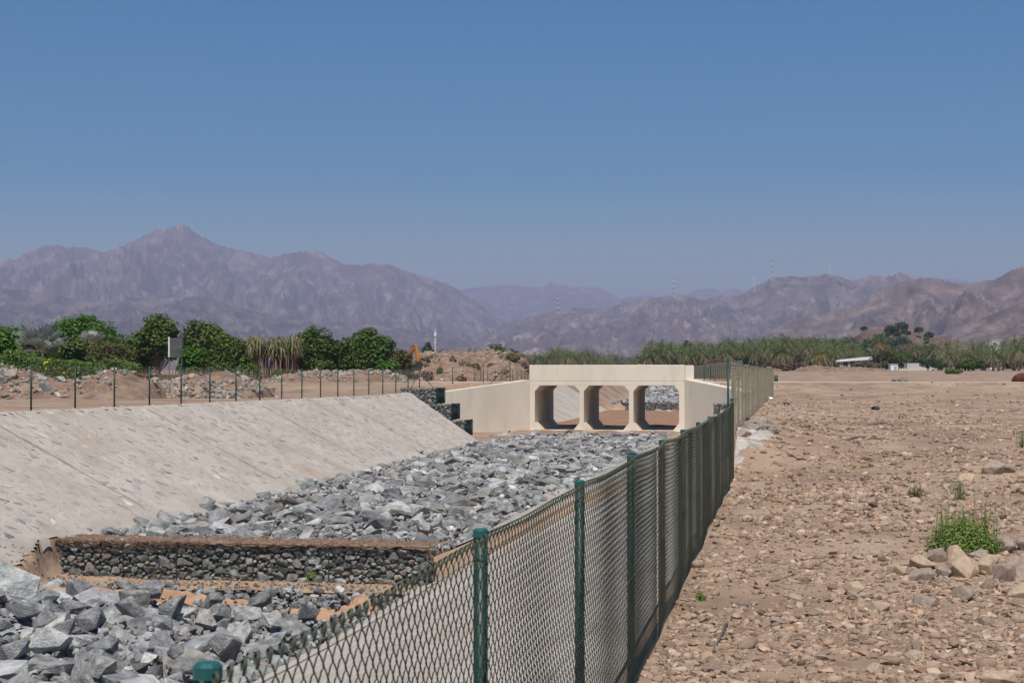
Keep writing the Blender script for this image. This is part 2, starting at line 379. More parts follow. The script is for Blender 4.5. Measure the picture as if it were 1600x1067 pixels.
def pack(x0, x1, y0, y1, sizes, gap=.9, ok=None, tries=14, seed=1, asp=1.0):
    r = random.Random(seed); cell = max(sizes)*2; H = {}; out = []
    for s in sorted(sizes, reverse=True):
        for _ in range(tries):
            x = r.uniform(x0, x1); y = r.uniform(y0, y1)
            if ok and not ok(x, y): continue
            cx, cy = int(x//cell), int(y//cell); bad = False
            for a in (-1, 0, 1):
                for b in (-1, 0, 1):
                    for (qx, qy, qs) in H.get((cx+a, cy+b), ()):
                        if (qx-x)**2+((qy-y)*asp)**2 < (gap*(qs+s))**2: bad = True; break
                    if bad: break
                if bad: break
            if not bad:
                H.setdefault((cx, cy), []).append((x, y, s)); out.append((x, y, s)); break
    return np.array(out)
_rock_me = [mesh_np('riprap_boulder', V, F, ROCKM) for V, F in ROCKS]
_rock_ml = [mesh_np('riprap_boulder', V, F, ROCKL) for V, F in ROCKS]
_rock_mw = [mesh_np('riprap_boulder', V, F, ROCKW) for V, F in ROCKS[:4]]

# --- lower riprap (in front of the gabions) and upper riprap (up to the culvert)
szl = [R.uniform(.46, .68) for _ in range(34)] + [R.uniform(.26, .46) for _ in range(230)] + [R.uniform(.10, .24) for _ in range(1100)]
low = pack(-16.6, -8.6, 17, 33.9, szl, .74, seed=3, ok=lambda x, y: y < np.interp(x, [-16.9, -16.2, -14.2, -13, -8], [31.5, 33.4, 33.6, 32.0, 31.2]))
low_z = -4.98 - .18*sst(-14.2, -12.8, low[:, 0])*sst(28.5, 31.5, low[:, 1]) + rng.normal(size=len(low))*.10 - (low[:, 2] < .28)*.02
low_z = np.maximum(low_z, gh(low[:, 0], low[:, 1], False)+.08)
low2 = pack(-15.8, -9.2, 18, 33.6, [R.uniform(.22, .36) for _ in range(60)], 1.5, seed=8, ok=lambda x, y: y < np.interp(x, [-16, -14.2, -13, -8], [33.0, 33, 31.0, 30.2]))
szu = [R.uniform(.36, .5) for _ in range(230)] + [R.uniform(.22, .36) for _ in range(1500)] + [R.uniform(.11, .22) for _ in range(2600)]
upr = pack(-18.3, -7.5, 36.6, 101.8, szu, .80, seed=5, tries=10)
hole = fbm(upr[:, 0]/2.2, upr[:, 1]/2.2, 3, 77)
upr = upr[(hole < .33) | (upr[:, 2] > .42)]
upr_z = np.interp(upr[:, 1], [36, 102], [-4.13, -3.80]) + rng.normal(size=len(upr))*.07 + (hole[(hole < .33) | (hole >= .33)][:len(upr)]*0)
recs = [(x, y, z, s, 'low') for (x, y, s), z in zip(low, low_z)] + [(x, y, -4.62+R.uniform(-.06, .1), s, 'low') for x, y, s in low2]
recs += [(x, y, z, s, 'up') for (x, y, s), z in zip(upr, upr_z)]
upr_z = np.where((upr[:, 0] < -16.8) & (upr[:, 0] > -18.0), np.maximum(upr_z, gh(upr[:, 0], upr[:, 1], False)+.06), upr_z)
def camz(x, y): return y*C_ - x*S_
def inview(x, y, z, m=0):
    Z = camz(x, y)
    if Z < 1: return False
    px = 800+F_*(x*C_+y*S_)/Z; py = HZ-F_*z/Z
    return -m < px < 1600+m and py < 1067+m
recs.sort(key=lambda r: -(r[3]/camz(r[0], r[1]))*(1 if inview(r[0], r[1], r[2], 10) else .001))
ind, rest = recs[:290], recs[290:]
def where_rock(x, y, s, zone, white):
    Z = camz(x, y); px = 800+F_*(x*C_+y*S_)/Z
    col = 'pale white-patched' if white else 'grey'
    if zone == 'low':
        sz_ = 'huge' if s > .5 else 'large' if s > .36 else 'middle-sized'
        dp = 'under the sand ledge' if y > 30.5 else 'midway in the lower riprap' if y > 26.5 else 'in the nearest riprap'
        lr = 'by the left slope' if px < 120 else 'left of the foremost post' if px < 330 else 'beside the right slope'
        return f'{sz_} {col} boulder {dp}, {lr}'
    sz_ = 'large' if s > .42 else 'middle-sized' if s > .33 else 'smaller'
    dp = 'directly behind the gabion crest' if y < 40 else 'some way behind the gabion crest' if y < 47 else 'in the middle of the upper riprap'
    lr = 'near the left slope' if x < -15 else 'near the right slope' if x < -10.2 and False or x > -10.2 else 'in mid channel'
    return f'{sz_} {col} boulder {dp} {lr}'
for i, (x, y, z, s, zone) in enumerate(ind):
    white = R.random() < .045
    o = bpy.data.objects.new('riprap_boulder', (R.choice(_rock_mw) if white else R.choice(_rock_ml if zone == 'low' else _rock_me)))
    link(o); o.location = (x, y, z); o.rotation_euler = (R.gauss(0, .30), R.gauss(0, .30), R.uniform(0, 6.28))
    nm_ = where_rock(x, y, s, zone, white)
    a = R.uniform(.75, 1.3); o.scale = (s*a, s/a, s*R.uniform(.55, .8) if zone == 'low' else s*R.uniform(.42, .6))
    if zone == 'low': tag(o, nm_, 'boulder', 'boulders below the gabion wall')
    else: tag(o, nm_, 'boulder', 'boulders above the gabion wall')
P = np.array([r[:3] for r in rest]); s = np.array([r[3] for r in rest]); a = rng.uniform(.75, 1.3, len(s))
zs = np.where(P[:, 1] > 36, rng.uniform(.42, .62, len(s)), rng.uniform(.5, .8, len(s)))
nearm = P[:, 1] < 62
rr = scatter('riprap', ROCKS, P, np.stack([s*a, s/a, s*zs], -1), rng.uniform(0, 6.28, len(s)), .22, ROCKM)
tag(rr, 'field of grey angular riprap stones covering the channel bed up to the culvert', 'riprap', kind='stuff')
# rubble chips between
ch = np.stack([rng.uniform(-18.2, -7.6, 5000), 36.4+65.5*rng.uniform(0, 1, 5000)**1.5], -1)
cl = np.stack([rng.uniform(-16.6, -8.4, 3200), rng.uniform(20, 34, 3200)], -1)
Pc = np.concatenate([np.c_[ch, np.interp(ch[:, 1], [36, 102], [-4.12, -3.8])+rng.uniform(-.05, .12, len(ch))], np.c_[cl, rng.uniform(-5.1, -4.75, len(cl))]])
sc = rng.uniform(.04, .12, len(Pc))
tag(scatter('rock_chips', ROCKS_LO, Pc, np.stack([sc, sc, sc*.7], -1), rng.uniform(0, 6.28, len(sc)), .5, ROCKM), 'small grey rock chips filling the gaps of the riprap', 'rock chips', kind='stuff')
# far riprap beyond the culvert
fr = pack(-18.0, -6.5, 154, 206, [R.uniform(.2, .5) for _ in range(900)], .9, seed=15, tries=6)
Pf = np.c_[fr[:, :2], gh(fr[:, 0], fr[:, 1])+.05]
keep = (Pf[:, 1] > 159.6) | (Pf[:, 0] > -15)
Pf = Pf[keep]; sf = fr[keep, 2]
tag(scatter('far_riprap', ROCKS_LO, Pf, np.stack([sf, sf, sf*.6], -1), rng.uniform(0, 6.28, len(sf)), .3, ROCKM), 'riprap stones on the bed seen through the culvert openings', 'riprap', kind='stuff')

# ---------------------------------------------------------------- stone pitched slopes
PITCH = mat('mortared_stone_pitching', [(.37,.32,.265), (.465,.41,.345), (.53,.475,.405)], .5, 9, .92, .035, 14,
            mottle=[((.33,.295,.265), 3.2, .55, .6), ((.32,.295,.27), 11, .57, .55), ((.60,.56,.51), 8, .64, .5), ((.42,.29,.20), .35, .60, .6)])
PSTONE = mat('pitching_stone', [(.31,.28,.25), (.41,.37,.325), (.49,.445,.39)], 2.2, 6, .9, .01, 12, isl=.16,
             rnd=[((1,1,1), 9), ((.82,.84,.86), 2.5), ((.92,.92,.92), 4), ((1.25,1.23,1.2), 1.1), ((.7,.72,.74), .8)],
             mottle=[((.46,.38,.31), .45, .47, .62)])
def pvz(X, Y): return gh(X, Y, False)+.05+fbm(X/1.3, Y/1.3, 3, 21)*.03+fbm(X*2.2, Y*2.2, 2, 22)*.010
def paving(name, xs, ys, hide, label):
    X, Y = np.meshgrid(xs, ys)
    Z = pvz(X, Y)
    ny, nx = X.shape; i = np.arange(ny*nx).reshape(ny, nx)
    F = np.stack([i[:-1, :-1], i[:-1, 1:], i[1:, 1:], i[1:, :-1]], -1).reshape(-1, 4)
    cx = X.ravel()[F].mean(1); cy = Y.ravel()[F].mean(1); F = F[~hide(cx, cy)]
    root = empty(name); tag(root, kind='structure')
    obj('mortar_face', mesh_np('mortar_face', np.stack([X, Y, Z], -1).reshape(-1, 3), F, PITCH, True), root)
    return root
pvL = paving('slope_pavement', np.r_[-23.25, np.arange(-23.0, -16.4, .1)], np.r_[np.arange(4, 30, .2), np.arange(30, 36, .1), np.arange(36, 94, .2)],
             lambda x, y: (y > cutL(x)-.1) | ((y < 35.4) & (x > xedge(y)-.03)) | ((y >= 35.4) & (x > -16.95)), '')
sl_l = -2.5/4.9
pts = pack(-23.0, -17.2, 20, 93, [R.uniform(.13, .24) for _ in range(3600)] + [R.uniform(.07, .13) for _ in range(2600)], 1.02, seed=31, tries=7, asp=1.0,
           ok=lambda x, y: y < cutL(x)-.3 and x < (-17.2 if y < 31 else -17.95))
def slope_stones(pts, parent, sgn, hgt=.003):
    if sgn < 0: hgt = .001
    z = pvz(pts[:, 0], pts[:, 1])
    n = len(pts); ang = np.arctan((gh(pts[:, 0]+.1, pts[:, 1], False)-gh(pts[:, 0]-.1, pts[:, 1], False))/.2)
    ca, sa = np.cos(-ang), np.sin(-ang); o = np.zeros(n); l = np.ones(n)
    E = np.stack([ca, o, sa, o, l, o, -sa, o, ca], -1).reshape(-1, 3, 3)
    s = pts[:, 2]; a = rng.uniform(.7, 1.3, n)
    return scatter('pitching_stones', ROCKS_LO, np.c_[pts[:, :2], z], np.stack([s*a, s/a, np.full(n, hgt)+rng.uniform(0, .014 if sgn > 0 else .005, n)], -1), rng.uniform(0, 6.28, n), .03 if sgn > 0 else .0, PSTONE, parent, extra=E)
slope_stones(pts, pvL, 1)
pts = pack(-19.6, -17.0, 25, 36, [R.uniform(.13, .23) for _ in range(150)], 1.25, seed=37, tries=7, ok=lambda x, y: x < float(xedge(np.array(y)))-.22 and x < -17.75+max(0, (31-y)*.2) and (x+19.8) > R.random()*2.2)
o = slope_stones(pts, pvL, 1); o.name = 'exposed_pitching_stones'; o.data.materials[0] = ROCKM
mb = MB()                                             # earth-filled joints across the slope
for yj in (30.0, 41.5, 53.1, 64.9, 76.6):
    xs = np.linspace(-22.7, -17.9, 40); jit = np.cumsum(rng.normal(size=40))*.008
    wd = .018+.025*np.abs(pn(xs*1.4, xs*0+yj, 5)*2)
    zz = gh(xs, xs*0+yj, False)+.095
    V = np.concatenate([np.c_[xs, yj+jit-wd, zz], np.c_[xs, yj+jit+wd, zz]]); i = np.arange(39)
    mb.add(V, np.c_[i, i+1, i+41, i+40])
mb.build('joint', mat('joint_earth', [(.30,.21,.15), (.40,.31,.24)], 4, 5, .95), pvL)
pvR = paving('slope_pavement', np.r_[np.arange(-8.5, -1.45, .14), -1.36], np.r_[np.arange(8, 40, .2), np.arange(40, 95, .4)],
             lambda x, y: (y > 95) | ((y > 35.6) & (x < -8.0)) | ((y > 34.9) & (y < 36.0) & (x < -6.4)), '')
pts = pack(-8.2, -1.8, 12, 94, [R.uniform(.13, .24) for _ in range(3200)] + [R.uniform(.07, .13) for _ in range(1500)], 1.02, seed=33, tries=6, ok=lambda x, y: x > -7.6 and y > 36.5)
slope_stones(pts, pvR, -1)
pv2 = paving('slope_pavement', np.arange(-23.2, -17.7, .4), np.arange(121, 158, .8), lambda x, y: x > 99, '')
pv3 = paving('slope_pavement', np.arange(-7.8, -1.6, .4), np.arange(121, 158, .8), lambda x, y: x > 99, '')

# ---------------------------------------------------------------- gabion walls
def net(mb, x0, x1, z0, z1, y, c=.085, r=.0032, horizontal=False):
    """hexagonal netting in a vertical plane facing -y"""
    n = int((x1-x0)/(c)); k = int((z1-z0)/(c*.5))
    i = np.arange(n+1)[:, None]; j = np.arange(k+1)[None, :]
    ph = (j//1) % 4
    off = np.where((ph == 0) | (ph == 1), 0.0, .5)*c*np.where(i % 2 == 0, 1, -1)
    X = x0+i*c+off; Z = z0+j*(z1-z0)/k+0*i; Y = y+0*X+rng.normal(size=X.shape)*.004
    V, F = tubes_np(np.stack([X, Y, Z], -1), r, 3); mb.add(V, F)
def gabion(name, x0, x1, y0, depth, z0, z1, label, smin=.05, smax=.17, netc=.085, baskets=None, group=None, crust=False, rz=0):
    root = empty(name, ((x0+x1)/2, y0+depth/2, z0), rz); tag(root, label, 'gabion', group)
    cx, cy = (x0+x1)/2, y0+depth/2; w2 = (x1-x0)/2; h = z1-z0
    m = MB(); m.box(-w2+.05, w2-.05, -depth/2+.10, depth/2-.05, .0, h-.07); m.build('shade_core', DARKC, root)
    area = (x1-x0)*h
    sz = [R.uniform(smax*.62, smax) for _ in range(int(area*9))] + [R.uniform(smin*1.3, smax*.62) for _ in range(int(area*26))] + [R.uniform(smin*.6, smin*1.3) for _ in range(int(area*60))]
    p = pack(-w2+.04, w2-.04, .04, h-.05, sz, .86, seed=int(abs(x0*10+z0*7))+3, tries=16, asp=1.25)
    s = p[:, 2]; P = np.c_[p[:, 0], np.full(len(p), -depth/2+.10), p[:, 1]]; a = rng.uniform(.9, 1.3, len(s))
    allP = [P]; allS = [np.stack([s*a, np.full(len(s), .09), s/a*.92], -1)]
    q = pack(-w2+.04, w2-.04, -depth/2+.04, depth/2-.04, [R.uniform(.06, .15) for _ in range(int((x1-x0)*depth*30))], .9, seed=9, tries=10)
    allP.append(np.c_[q[:, 0], q[:, 1], np.full(len(q), h-.09)]); allS.append(np.stack([q[:, 2], q[:, 2], np.full(len(q), .07)], -1))
    for sx in (-1, 1):
        q = pack(-depth/2+.05, depth/2-.05, .05, h-.06, [R.uniform(.06, .15) for _ in range(int(h*depth*34))], .9, seed=19, tries=10)
        allP.append(np.c_[np.full(len(q), sx*(w2-.08)), q[:, 0], q[:, 1]]); allS.append(np.stack([np.full(len(q), .08), q[:, 2], q[:, 2]*.9], -1))
    P = np.concatenate(allP); S = np.concatenate(allS)
    Rid = np.zeros(len(P)) + (rng.integers(0, 2, len(P))*math.pi)
    scatter('stone_fill', ROCKS, P, S, Rid, .09, GABM, root)
    nb = MB(); net(nb, -w2, w2, .0, h, -depth/2-.012, netc)
    for bx in (baskets if baskets is not None else [-w2, w2]):
        nb.tube([(bx, -depth/2-.016, 0), (bx, -depth/2-.016, h)], .011, 5)
    for zz in (0.01, h): nb.tube([(-w2, -depth/2-.016, zz), (w2, -depth/2-.016, zz)], .008, 5)
    nb.build('wire_netting', NETM, root)
    if crust:
        xs = np.linspace(-w2-.05, w2+.05, 150); ys = np.linspace(-depth/2-.05, depth/2+.12, 16)
        X, Y = np.meshgrid(xs, ys)
        lip = -.13*np.clip(1-(Y+depth/2+.05)/.1, 0, 1)*(.35+.9*np.abs(pn(X*2.1, Y*0+3, 6)*2))
        Z = h+.02+fbm(X*3, Y*3, 4, 14)*.08+lip*.6-.6*np.clip((np.abs(X)-w2+.06)/.1, 0, 1)
        obj('earth_crust', grid_mesh('earth_crust', X, Y, Z, CRUST), root)
        rb = MB()
        for _ in range(330):
            x = R.choice([R.uniform(-w2, -w2*.2), R.uniform(-w2, w2)]); n = R.randint(3, 5); L = R.uniform(.04, .24)*(1 if x > -w2*.5 else 1.3)
            pt = np.array([(x+R.gauss(0, .02)*j, -depth/2-.03-R.uniform(0, .02)*j, h+.05-L*j/n) for j in range(n+1)])
            rb.tube(pt, np.linspace(.007, .002, n+1), 3, cap=False)
        for _ in range(700):
            x = R.uniform(-w2, w2); y = R.uniform(-depth/2-.05, depth/2+.2); d = Vector((R.gauss(0, 1), R.gauss(0, 1), R.uniform(.2, 1.4))).normalized()*R.uniform(.04, .11)
            rb.tube([(x, y, h+.03), (x+d.x, y+d.y, h+.03+d.z)], .004, 3, cap=False)
        rb.build('dry_roots', CRUST, root)
    return root
gabion('gabion_wall', -17.5, -8.15, 35.25, 1.05, -4.86, -3.94, 'long upper gabion wall of netted stones capped with dry rooty earth', crust=True, baskets=[-4.65, -2.9, -1.55, .35, 2.2, 4.6])
gabion('gabion_wall', -16.9, -8.6, 34.05, 1.15, -5.75, -4.90, 'lower gabion step half buried behind the loose boulders', baskets=[-3.9, -.2, 1.9, 4.1])
X, Y = np.meshgrid(np.linspace(-18.2, -8.3, 90), np.linspace(34.03, 35.5, 20))
e = np.minimum(np.maximum(0, (-15.2-X)/2.6), 1)
Z = -4.875+.045*fbm(X*.8, Y*1.4, 3, 4)+.05*np.clip((Y-34.6), 0, 1)+e*.10*sst(33.2, 35.2, Y) +.02
OSAND = mat('orange_sand', [(.29,.185,.115), (.37,.245,.16), (.43,.295,.20)], 1.2, 9, .95, .03, 12)
q_ = np.stack([rng.uniform(-17.3, -8.4, 420), rng.uniform(34.1, 35.2, 420)], -1); s_q = rng.uniform(.012, .05, 420)
q2 = np.stack([rng.uniform(-17.6, -16.0, 160), rng.uniform(29, 34.5, 160)], -1); s_q = np.r_[s_q, rng.uniform(.015, .06, 160)]; q_ = np.concatenate([q_, q2])
tag(scatter('ledge_pebbles', ROCKS_LO, np.c_[q_, np.maximum(gh(q_[:, 0], q_[:, 1], False), -4.9)+.05], np.stack([s_q, s_q, s_q*.6], -1), rng.uniform(0, 6.28, len(s_q)), .4, GABM), 'small pebbles strewn over the sand ledge', 'pebbles', kind='stuff')
tag(obj('sand_ledge', grid_mesh('sand_ledge', X, Y, Z, OSAND)), kind='structure')
X, Y = np.meshgrid(np.arange(-18.3, -15.0, .12), np.arange(24, 35.2, .12))
Z = gh(X, Y, False)+.05+.05*fbm(X, Y, 3, 44)-.15*(X < xedge(Y)-.12)-.2*sst(34.2, 34.6, Y)*(X > -17.3)
ny, nx = X.shape; i = np.arange(ny*nx).reshape(ny, nx); F = np.stack([i[:-1, :-1], i[:-1, 1:], i[1:, 1:], i[1:, :-1]], -1).reshape(-1, 4)
cx = X.ravel()[F].mean(1); cy = Y.ravel()[F].mean(1); F = F[~((cy > 33.9) & (cx < -17.0))]
tag(obj('sand_slope', mesh_np('sand_slope', np.stack([X, Y, Z], -1).reshape(-1, 3), F, OSAND, True)), kind='structure')
# torn geotextile hanging over the ledge between wall and boulders
def cloth(pts, wdt, nm, lab):
    P = np.array(pts, dtype=float); t = np.linspace(0, 1, 60); k = np.linspace(0, 1, len(P))
    Q = np.stack([np.interp(t, k, P[:, i]) for i in range(3)], -1); Q[:, 2] += .05*pn(t*14, t*0, 9)
    Vv = []; m_ = 14
    for j in range(m_):
        u = j/(m_-1)-.5
        Vv.append(Q+np.c_[.05*pn(t*9+u, t*0+u*3, 3), np.full(60, -u*wdt)+.05*pn(t*11, t*0+u*4, 7), .11*np.sin(u*9+t*15)*.5+.08*pn(t*20, t*0+u*5, 2)-abs(u)*.25-np.clip(u,0,1)*.25])
    V = np.concatenate(Vv); i = np.arange(59); F = np.concatenate([np.c_[i+60*j, i+1+60*j, i+61+60*j, i+60+60*j] for j in range(m_-1)])
    o = obj(nm, mesh_np(nm, V, F, CLOTHM, True)); s_ = o.modifiers.new('thickness', 'SOLIDIFY'); s_.thickness = .012
    return tag(o, lab, 'geotextile')
cloth([at(340, 938, 33.9), at(385, 940, 33.2), at(408, 955, 32.6), at(480, 952, 32.4), at(520, 950, 32.5), at(556, 948, 32.2)], .55, 'geotextile_sheet', 'crumpled tan geotextile sheet draped below the gabion ledge')
cloth([at(545, 950, 33.0), at(566, 925, 33.2), at(590, 955, 32.8), at(612, 962, 32.4)], .5, 'geotextile_sheet', 'short torn tan geotextile flap standing near the right slope')
cloth([at(60, 920, 34.6), at(150, 918, 34.5), at(260, 922, 34.2), at(325, 930, 34.0), at(335, 945, 33.6)], .3, 'geotextile_sheet', 'long stiff brown geotextile edge under the left gabion ledge')
# stepped gabion baskets where the left slope meets the wing wall
for nme, xa, xb, ya, z0, lab in (('t', -23.6, -21.35, 93.3, -1.66, 'topmost of the three stepped gabion baskets beside the left wing wall'),
                           ('m', -22.5, -20.3, 92.8, -2.62, 'middle one of the three stepped gabion baskets beside the left wing wall'),
                           ('b', -21.4, -19.3, 91.9, -3.58, 'lowest of the three stepped gabion baskets beside the left wing wall')):
    g = gabion('gabion_basket', xa, xb, ya, 2.4, z0, z0+.95, lab, .07, .17, .12, group='stepped gabion baskets by the left wing wall')
    m = MB()                                          # dark netting on the end that faces the channel
    hw = (xb-xa)/2+.02
    for k in range(26):
        yy = -1.2+2.4*k/25; m.tube([(hw, yy, 0), (hw+.02, yy+R.gauss(0, .03), .5), (hw, yy, .95)], .014, 3, False)
    for k in range(8): m.tube([(hw+.01, -1.2, .95*k/7), (hw+.01, 1.2, .95*k/7)], .012, 3, False)
    m.build('end_netting', NETM, g)
gabion('gabion_basket', -4.6, -2.3, 95.0, 1.2, -2.6, -1.62, 'single gabion basket beside the right wing wall', .07, .17, .12)
gabion('gabion_wall', -16.6, -7.0, 158.9, 1.0, -3.55, -2.62, 'gabion wall across the bed seen through the culvert openings', .09, .2, .14)

# ---------------------------------------------------------------- culvert bridge
br = empty('culvert_bridge', (-12.2, 108.7, -3.6)); tag(br, 'cream concrete box culvert bridge with three openings and flared wing walls', 'bridge')
ox, oy, oz = br.location
def bp(mb, name, m=None, bevel=.015):
    V, Fs = mb.data(); V = V-np.array([ox, oy, oz])
    o = obj(name, mesh_np(name, V, Fs, m or CONC), br)
    if bevel:
        b = o.modifiers.new('bevel', 'BEVEL'); b.width = bevel; b.segments = 2; b.limit_method = 'ANGLE'; b.angle_limit = .6
    return o
ZS, ZH, ZB, ZF, HN = -.61, -1.0, -3.10, -3.62, .35
ow = (XR0-XL0-.6)/3
xa = [XL0+k*(ow+.3) for k in range(3)]                # left edge of each opening
def lean(x, sx):                                       # half pier profile with haunches
    return [(x, ZF-.2), (x+sx*.42, ZF-.2), (x+sx*.42, ZF), (x+sx*.0, ZB), (x, ZH), (x+sx*HN, ZS), (x, ZS)]
for k in (0, 1):
    xl = xa[k]+ow; xr = xl+.3
    m = MB(); m.prism([(xl-.42, ZF-.2), (xr+.42, ZF-.2), (xr+.42, ZF), (xr, ZB), (xr, ZH), (xr+HN, ZS), (xl-HN, ZS), (xl, ZH), (xl, ZB), (xl-.42, ZF)], CUL0, CUL1)
    bp(m, 'pier')
m = MB(); m.prism([(XL0-.38, ZF-.2), (XL0+.42, ZF-.2), (XL0+.42, ZF), (XL0, ZB), (XL0, ZH), (XL0+HN, ZS), (XL0-.38, ZS)], CUL0, CUL1); bp(m, 'abutment')
m = MB(); m.prism([(XR0-.42, ZF-.2), (XR0+.38, ZF-.2), (XR0+.38, ZS), (XR0-HN, ZS), (XR0, ZH), (XR0, ZB), (XR0-.42, ZF)], CUL0, CUL1); bp(m, 'abutment')
m = MB(); m.box(XL0-.38, XR0+.38, CUL0, CUL1, ZS, -.32); bp(m, 'deck_slab')
m = MB(); m.box(XL0-.38, XR0+.38, CUL0-.004, CUL0+.3, -.32, .77); bp(m, 'parapet', bevel=.03)
m = MB(); m.box(XL0-.38, XR0+.38, CUL1-.3, CUL1+.004, -.32, .77); bp(m, 'parapet', bevel=.03)
m = MB(); m.box(XR0+.40, XR0+.98, CUL0+.12, CUL0+.42, -.6, .74); bp(m, 'parapet_end_block', bevel=.02)
m = MB(); m.box(XL0-.3, XR0+.3, CUL0-1.0, CUL1+1.5, ZF-.35, ZF-.012); bp(m, 'floor_slab', CONCW)
def wing(A, B, zA, zB, out, name='wing_wall'):
    A = Vector(A); B = Vector(B); d = (B-A).normalized(); n = Vector((-d.y, d.x))*out*.8
    q = [A, B, B+n, A+n]; V = [(p.x, p.y, -3.9) for p in q] + [(q[0].x, q[0].y, zA), (q[1].x, q[1].y, zB), (q[2].x, q[2].y, zB), (q[3].x, q[3].y, zA)]
    m = MB(); m.add(V, [(0,3,2,1), (4,5,6,7), (0,1,5,4), (1,2,6,5), (2,3,7,6), (3,0,4,7)]); o = bp(m, name, bevel=.02)
    bm = bmesh.new(); bm.from_mesh(o.data); bmesh.ops.recalc_face_normals(bm, faces=bm.faces); bm.to_mesh(o.data); bm.free()
wing((XL0-.383, CUL0+.02), (-22.75, 98.1), -.24, -1.10, -1)
wing((XR0+.383, CUL0+.02), (-2.6, 97.6), -.20, -.98, 1)
wing((XL0-.383, CUL1-.02), (-22.75, 119.2), -.24, -.9, 1)
wing((XR0+.383, CUL1-.02), (-2.6, 119.8), -.20, -.9, -1)
for o in br.children:
    bm = bmesh.new(); bm.from_mesh(o.data); bmesh.ops.recalc_face_normals(bm, faces=bm.faces); bm.to_mesh(o.data); bm.free()
# road over the culvert
x_, y_ = np.meshgrid(np.r_[np.linspace(-29, -18, 20), np.linspace(-17.4, -7, 8), np.linspace(-6, 140, 80)], np.linspace(104.95, 112.6, 8))
tag(obj('dirt_road', grid_mesh('dirt_road', x_, y_, np.where((x_ > -17.5) & (x_ < -6.9), -.28, gh(x_, y_)+.04)-.25*((y_ < 105) | (y_ > 112.5)), mat('compacted_road_sand', [(.42,.31,.23), (.50,.38,.29)], .4, 8, .95, .01, 12))), kind='structure')
# ---------------------------------------------------------------- fences
CAPM = mat('blue_green_cap', [(.01,.075,.08), (.014,.10,.10)], 3, 3, .4, spec=.5)
def chain(parent, ln, zb, zt, pos, p=.0425, q=.0425, r=.0025, sides=4, name='wire_mesh', loops=True, step=0):
    """zigzag wires hooked into each other; pos(t)->(x,y), zb/zt(t) arrays"""
    n = int(ln/p)+1; H = float(np.max(zt(np.array([0., ln]))-zb(np.array([0., ln])))); k = int(H/q)+1
    i = np.arange(n)[:, None]; j = np.arange(k)[None, :]
    wv = .5*(1-np.cos(np.pi*((i+j) % 2)))
    t = (i+wv)*p + 0*j
    b, tt = zb(t), zt(t); z = tt-(tt-b)*j/(k-1)
    x, y, nx, ny = pos(t)
    d = (((i+j) % 2)*2-1)*r*.8*(1 if step == 0 else 0)
    if loops:                                          # rounded knuckles
        P = np.stack([x+nx*d, y+ny*d, z], -1)
        A = P[:, :-1]*.86+P[:, 1:]*.14; B = P[:, :-1]*.14+P[:, 1:]*.86
        Pm = np.stack([x, y, z], -1); A = Pm[:, :-1]*.84+Pm[:, 1:]*.16; B = Pm[:, :-1]*.16+Pm[:, 1:]*.84
        sg = ((((i+j) % 2)*2-1)*.0038)[:, :-1]; A[..., 0] += sg*np.broadcast_to(nx, x.shape)[:, :-1]; B[..., 0] += sg*np.broadcast_to(nx, x.shape)[:, :-1]
        Q = np.empty((n, 2*(k-1), 3)); Q[:, 0::2] = A; Q[:, 1::2] = B
    else: Q = np.stack([x, y, z], -1)
    V, F = tubes_np(Q, r, sides); m = MB(); m.add(V, F)
    if loops:                                          # twisted ends standing above the top edge
        T = P[:, 0]; U = np.stack([x[:, 0], y[:, 0]], -1); e = .010
        tang = np.stack([-ny[:, 0]*0+0, 0*ny[:, 0]], -1)
        pts = []
        for (a, h_, o_) in ((0, -.004, 0), (-.004, .010, .004), (-.012, .024, .010), (0, .036, .004), (.012, .026, -.008), (.002, .008, -.004)):
            pts.append(np.stack([T[:, 0]+o_, T[:, 1]+a, T[:, 2]+h_], -1))
        V, F = tubes_np(np.stack(pts, 1), r, sides); m.add(V, F)
    return m
def post(parent, x, y, zb, zt, r=.03, m=None):
    mb = MB(); mb.tube([(0, 0, zb), (0, 0, zt-.03)], r, 14); o = mb.build('post', GREENP, parent, True, (x, y, 0))
    for p_ in o.data.polygons:
        if len(p_.vertices) == 3: p_.use_smooth = False
    cb = MB(); cb.tube([(0, 0, zt-.035), (0, 0, zt-.008), (0, 0, zt)], np.array([r*1.1, r*1.1, r*.8]), 14); c = cb.build('post_cap', CAPM, o)
    return o
def straight(x0, x1, y0, y1, wob=.02, sd=1):
    L_ = math.hypot(x1-x0, y1-y0)
    def f(t):
        o = wob*pn(t*.45, t*0+sd, sd)*2
        dx, dy = (x1-x0)/L_, (y1-y0)/L_
        return x0+dx*t-dy*o, y0+dy*t+dx*o, -dy+0*t, dx+0*t
    return f, L_
# F1: the near fence along the right edge of the channel
XF = -1.26
f1 = empty('chain_link_fence', (0, 0, 0)); tag(f1, 'near green chain-link fence running beside the right slope, its posts nearest the camera', 'fence')
for k in range(-1, 11):
    y = 3.27+3.06*k; zb = float(gh(XF, y, False)); lean_ = .0
    post(f1, XF, y, zb-.3, (-.625 if k < 9 else -.56 if k == 9 else -.47))
pf, L1 = straight(XF+.045, XF+.045, .3, 33.9, .025, 4)
def top1(t): return np.interp(t, [0, 28, 33.6], [-.665, -.655, -.50])-.02*np.abs(np.sin(np.pi*(t-2.97)/3.06))
def bot1(t): return zright(XF+0*t, .3+t)+.015
m1 = chain(f1, 14.0, lambda t: bot1(t), lambda t: top1(t), pf, sides=5)
m1.build('wire_mesh', WIREM, f1, True)
pfb, _ = straight(XF+.05, XF+.05, .3, 33.9, .05, 4)
def pos2(t): return pfb(t+14.0)
m2 = chain(f1, 19.6, lambda t: bot1(t+14), lambda t: top1(t+14), pos2, sides=3, r=.0026)
